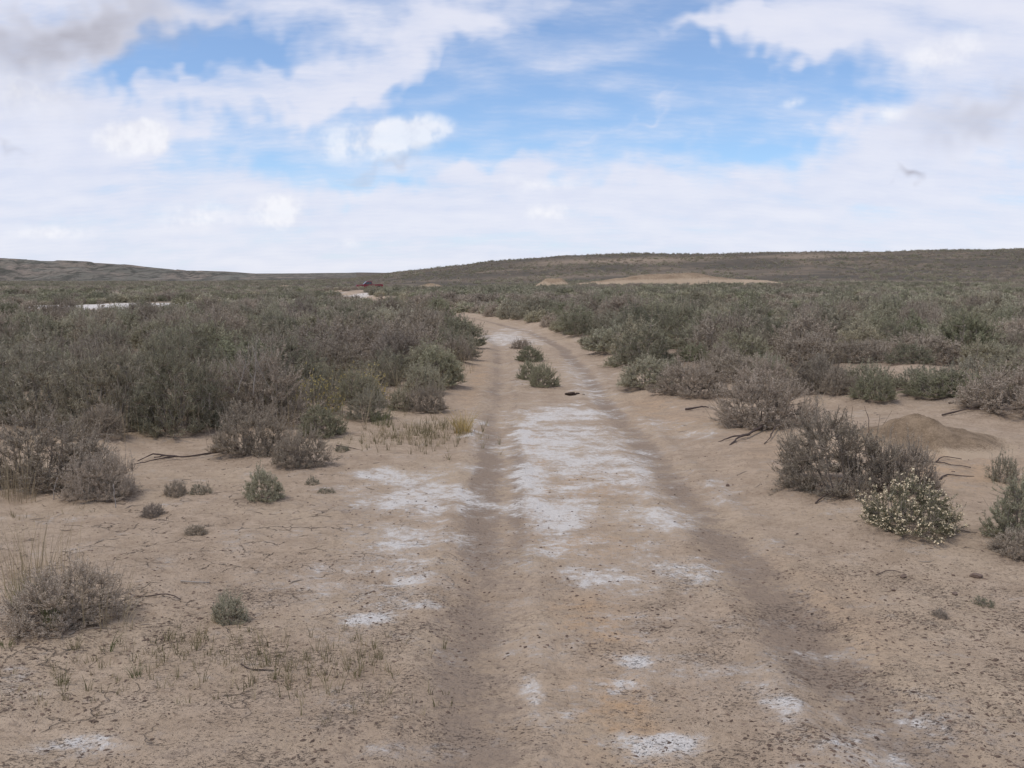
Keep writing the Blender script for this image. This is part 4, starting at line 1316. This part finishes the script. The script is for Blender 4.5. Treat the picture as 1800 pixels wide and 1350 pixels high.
tuft('grass_tuft', 'small green grass tuft with one white blade', -1.56, 4.10, 40, .022, .085, .003, .4, G_, 10)
tuft('grass_tuft', 'small olive grass tuft between the seedling and the half-dead bush', -1.92, 4.35, 36, .025, .09, .003, .35, G_, 11)
tuft('grass_tuft', 'tiny green clump at the frame edge below the half-dead bush', -2.22, 4.36, 40, .03, .06, .003, .4, G_, 12)
tuft('grass_tuft', 'leaning yellow-green sprout just below the half-dead bush', -1.77, 4.36, 8, .02, .12, .005, .6, G_, 13)
tuft('grass_tuft', 'green grass clump beside the round dark green bush', -1.45, 11.35, 90, .12, .24, .005, .25, G_, 14)
tuft('grass_tuft', 'pale straw stalks standing at the tangled grey bush', -2.45, 10.9, 24, .12, .55, .006, .12, S_, 15)
tuft('grass_tuft', 'pale straw stalks among the scrub behind the dome-shaped bush', -1.25, 13.6, 30, .30, .60, .006, .1, S_, 16)
tuft('grass_tuft', 'straw stalks in the scrub edge beside the track bushes', -1.15, 15.6, 30, .35, .62, .007, .1, S_, 17)


def strewn_grass(name, label, spots, seed, mats):
    """thin grass nobody could count: one mesh"""
    g = np.random.default_rng(seed)
    Vs, Fs, va, mi, o = [], [], [], [], 0
    for (cx, cy, rx, ry, cnt, h) in spots:
        for _ in range(cnt):
            x, y = cx + g.normal() * rx * .55, cy + g.normal() * ry * .55
            V, F, v = blades(int(g.integers(3, 10)), .014, h * g.uniform(.5, 1.2), .0030 + .00025 * cy, .32, int(g.integers(1 << 30)), 2)
            V = V + np.array([x, y, gz_fast(x, y)])
            Vs.append(V); Fs.append(F + o); va.append(v); mi.append(np.full(len(F), 0 if g.random() < .6 else 1)); o += len(V)
    me = mesh_from(name, np.concatenate(Vs), np.concatenate(Fs), mats, mat_index=np.concatenate(mi))
    set_vary(me, np.concatenate(va))
    return tag(add_obj(name, me), label, 'grass', kind='stuff')


def gz_fast(x, y): return float(land(np.array([x]), np.array([y]))[0])


strewn_grass('sparse_grass', 'thin dry green and straw grass growing sparsely on the sand',
             [(-1.0, 10.4, .6, .8, 210, .12), (-.75, 11.4, .35, .5, 60, .13), (-1.25, 4.45, .40, .22, 60, .085), (-.9, 4.1, .35, .25, 70, .085), (-1.55, 4.25, .45, .3, 70, .08), (-.75, 4.35, .25, .25, 50, .08),
              (-.55, 3.9, .3, .25, 30, .07), (-1.9, 3.9, .4, .2, 22, .07), (5.2, 14.4, 1.3, .5, 160, .25), (6.6, 14.6, 1.3, .6, 140, .25), (3.9, 14.0, .8, .3, 60, .2), (-2.2, 14.5, 1.0, 1.2, 90, .62), (-3.4, 11.6, 1.4, .6, 80, .80), (-1.6, 19, .8, 2.5, 90, .60), (-5.5, 13, 1.5, 1.5, 60, .8), (-.95, 10.9, .45, .6, 80, .16), (6, 19, 3, 3, 50, .5), (-1.2, 16.5, .35, 2.4, 70, .35), (-3.4, 7.0, .5, .2, 20, .09)],
             31, [M['grass'], M['straw']])


# ------------------------------------------------------------------ crumbs of crust and plant litter on the soil
def crumbs():
    g = np.random.default_rng(9)
    n = 42000
    y = 3.0 + 6.5 * g.random(n) ** 1.6
    x = g.uniform(-.56, .56, n) * y
    clus = vnoise(x / .35, y / .35, 15) * .6 + vnoise(x / 1.1, y / 1.1, 16) * .6
    side = np.abs(x - .4)
    keep = g.random(n) < np.clip(clus * 2.0 - .78, .02, 1) * (.32 + .68 * (1 - sstep(y, 4.5, 6.8))) * (.65 + .35 * np.clip(side, 0, 1))
    x, y = x[keep], y[keep]
    n = len(x)
    z = ground_z(x, y, fine=True)
    a = g.uniform(0, 2 * np.pi, n)
    L = .0022 + .012 * g.random(n) ** 2.6 * (1 + .25 * (g.random(n) > .9)); W = L * g.uniform(.35, .7, n); H = L * g.uniform(.15, .4, n)
    base = np.array([[-1, 0, 0], [0, -1, 0], [1, 0, 0], [0, 1, 0], [0, 0, 1], [0, 0, -.6]], float)
    V = base[None] * np.stack([L, W, H], 1)[:, None] * g.uniform(.7, 1.3, (n, 6, 1))
    ca, sa = np.cos(a)[:, None], np.sin(a)[:, None]
    V = np.stack([V[..., 0] * ca - V[..., 1] * sa + x[:, None], V[..., 0] * sa + V[..., 1] * ca + y[:, None], V[..., 2] + z[:, None] + (H * .3)[:, None]], -1)
    f = np.array([[0, 1, 4], [1, 2, 4], [2, 3, 4], [3, 0, 4], [1, 0, 5], [2, 1, 5], [3, 2, 5], [0, 3, 5]])
    F = (f[None] + 6 * np.arange(n)[:, None, None]).reshape(-1, 3)
    me = mesh_from('soil_crumbs', V.reshape(-1, 3), F, [M['crumb']])
    set_vary(me, np.repeat(g.random(n), 8))
    tag(add_obj('soil_crumbs', me), 'dark crumbs of crust and dry plant bits scattered on the soil', 'crumbs', kind='stuff')


def twig_litter():
    g = np.random.default_rng(19)
    src = [(h[3], h[4], h[5]) for h in hero_rows if h[5] > .4]
    P = []
    while len(P) < 620:
        cx, cy, w = src[g.integers(len(src))]
        a, d = g.uniform(0, 2 * np.pi), w * .5 * g.uniform(.5, 2.0)
        P.append((cx + d * math.cos(a), cy + d * math.sin(a) * 1.2))
    for _ in range(130): P.append((g.uniform(-3.4, -1.0), g.uniform(4.8, 9.6)))
    for _ in range(140): P.append((g.uniform(2.2, 5.5), g.uniform(7.0, 12.5)))
    P = np.array(P); n = len(P)
    a = g.uniform(0, np.pi, n); L = .015 + .10 * g.random(n) ** 2.2
    s = np.linspace(-.5, .5, 4)
    bend = g.normal(0, .16, n)
    dx = np.cos(a)[:, None] * L[:, None] * s - np.sin(a)[:, None] * (bend * L)[:, None] * np.cos(s * np.pi)
    dy = np.sin(a)[:, None] * L[:, None] * s + np.cos(a)[:, None] * (bend * L)[:, None] * np.cos(s * np.pi)
    X, Y = P[:, :1] + dx, P[:, 1:] + dy
    Z = ground_z(X.ravel(), Y.ravel(), fine=True).reshape(X.shape) + .003
    V, F = tubes(np.stack([X, Y, Z], -1), np.array([.0008, .0022, .0020, .0006])[None] * g.uniform(.6, 1.8, (n, 1)), 3)
    me = mesh_from('twig_litter', V, F, [M['bark']])
    set_vary(me, np.repeat(g.random(n) * .6, 9))
    tag(add_obj('twig_litter', me), 'small dry twigs littering the sand around the bushes', 'twigs', kind='stuff')


crumbs()
twig_litter()
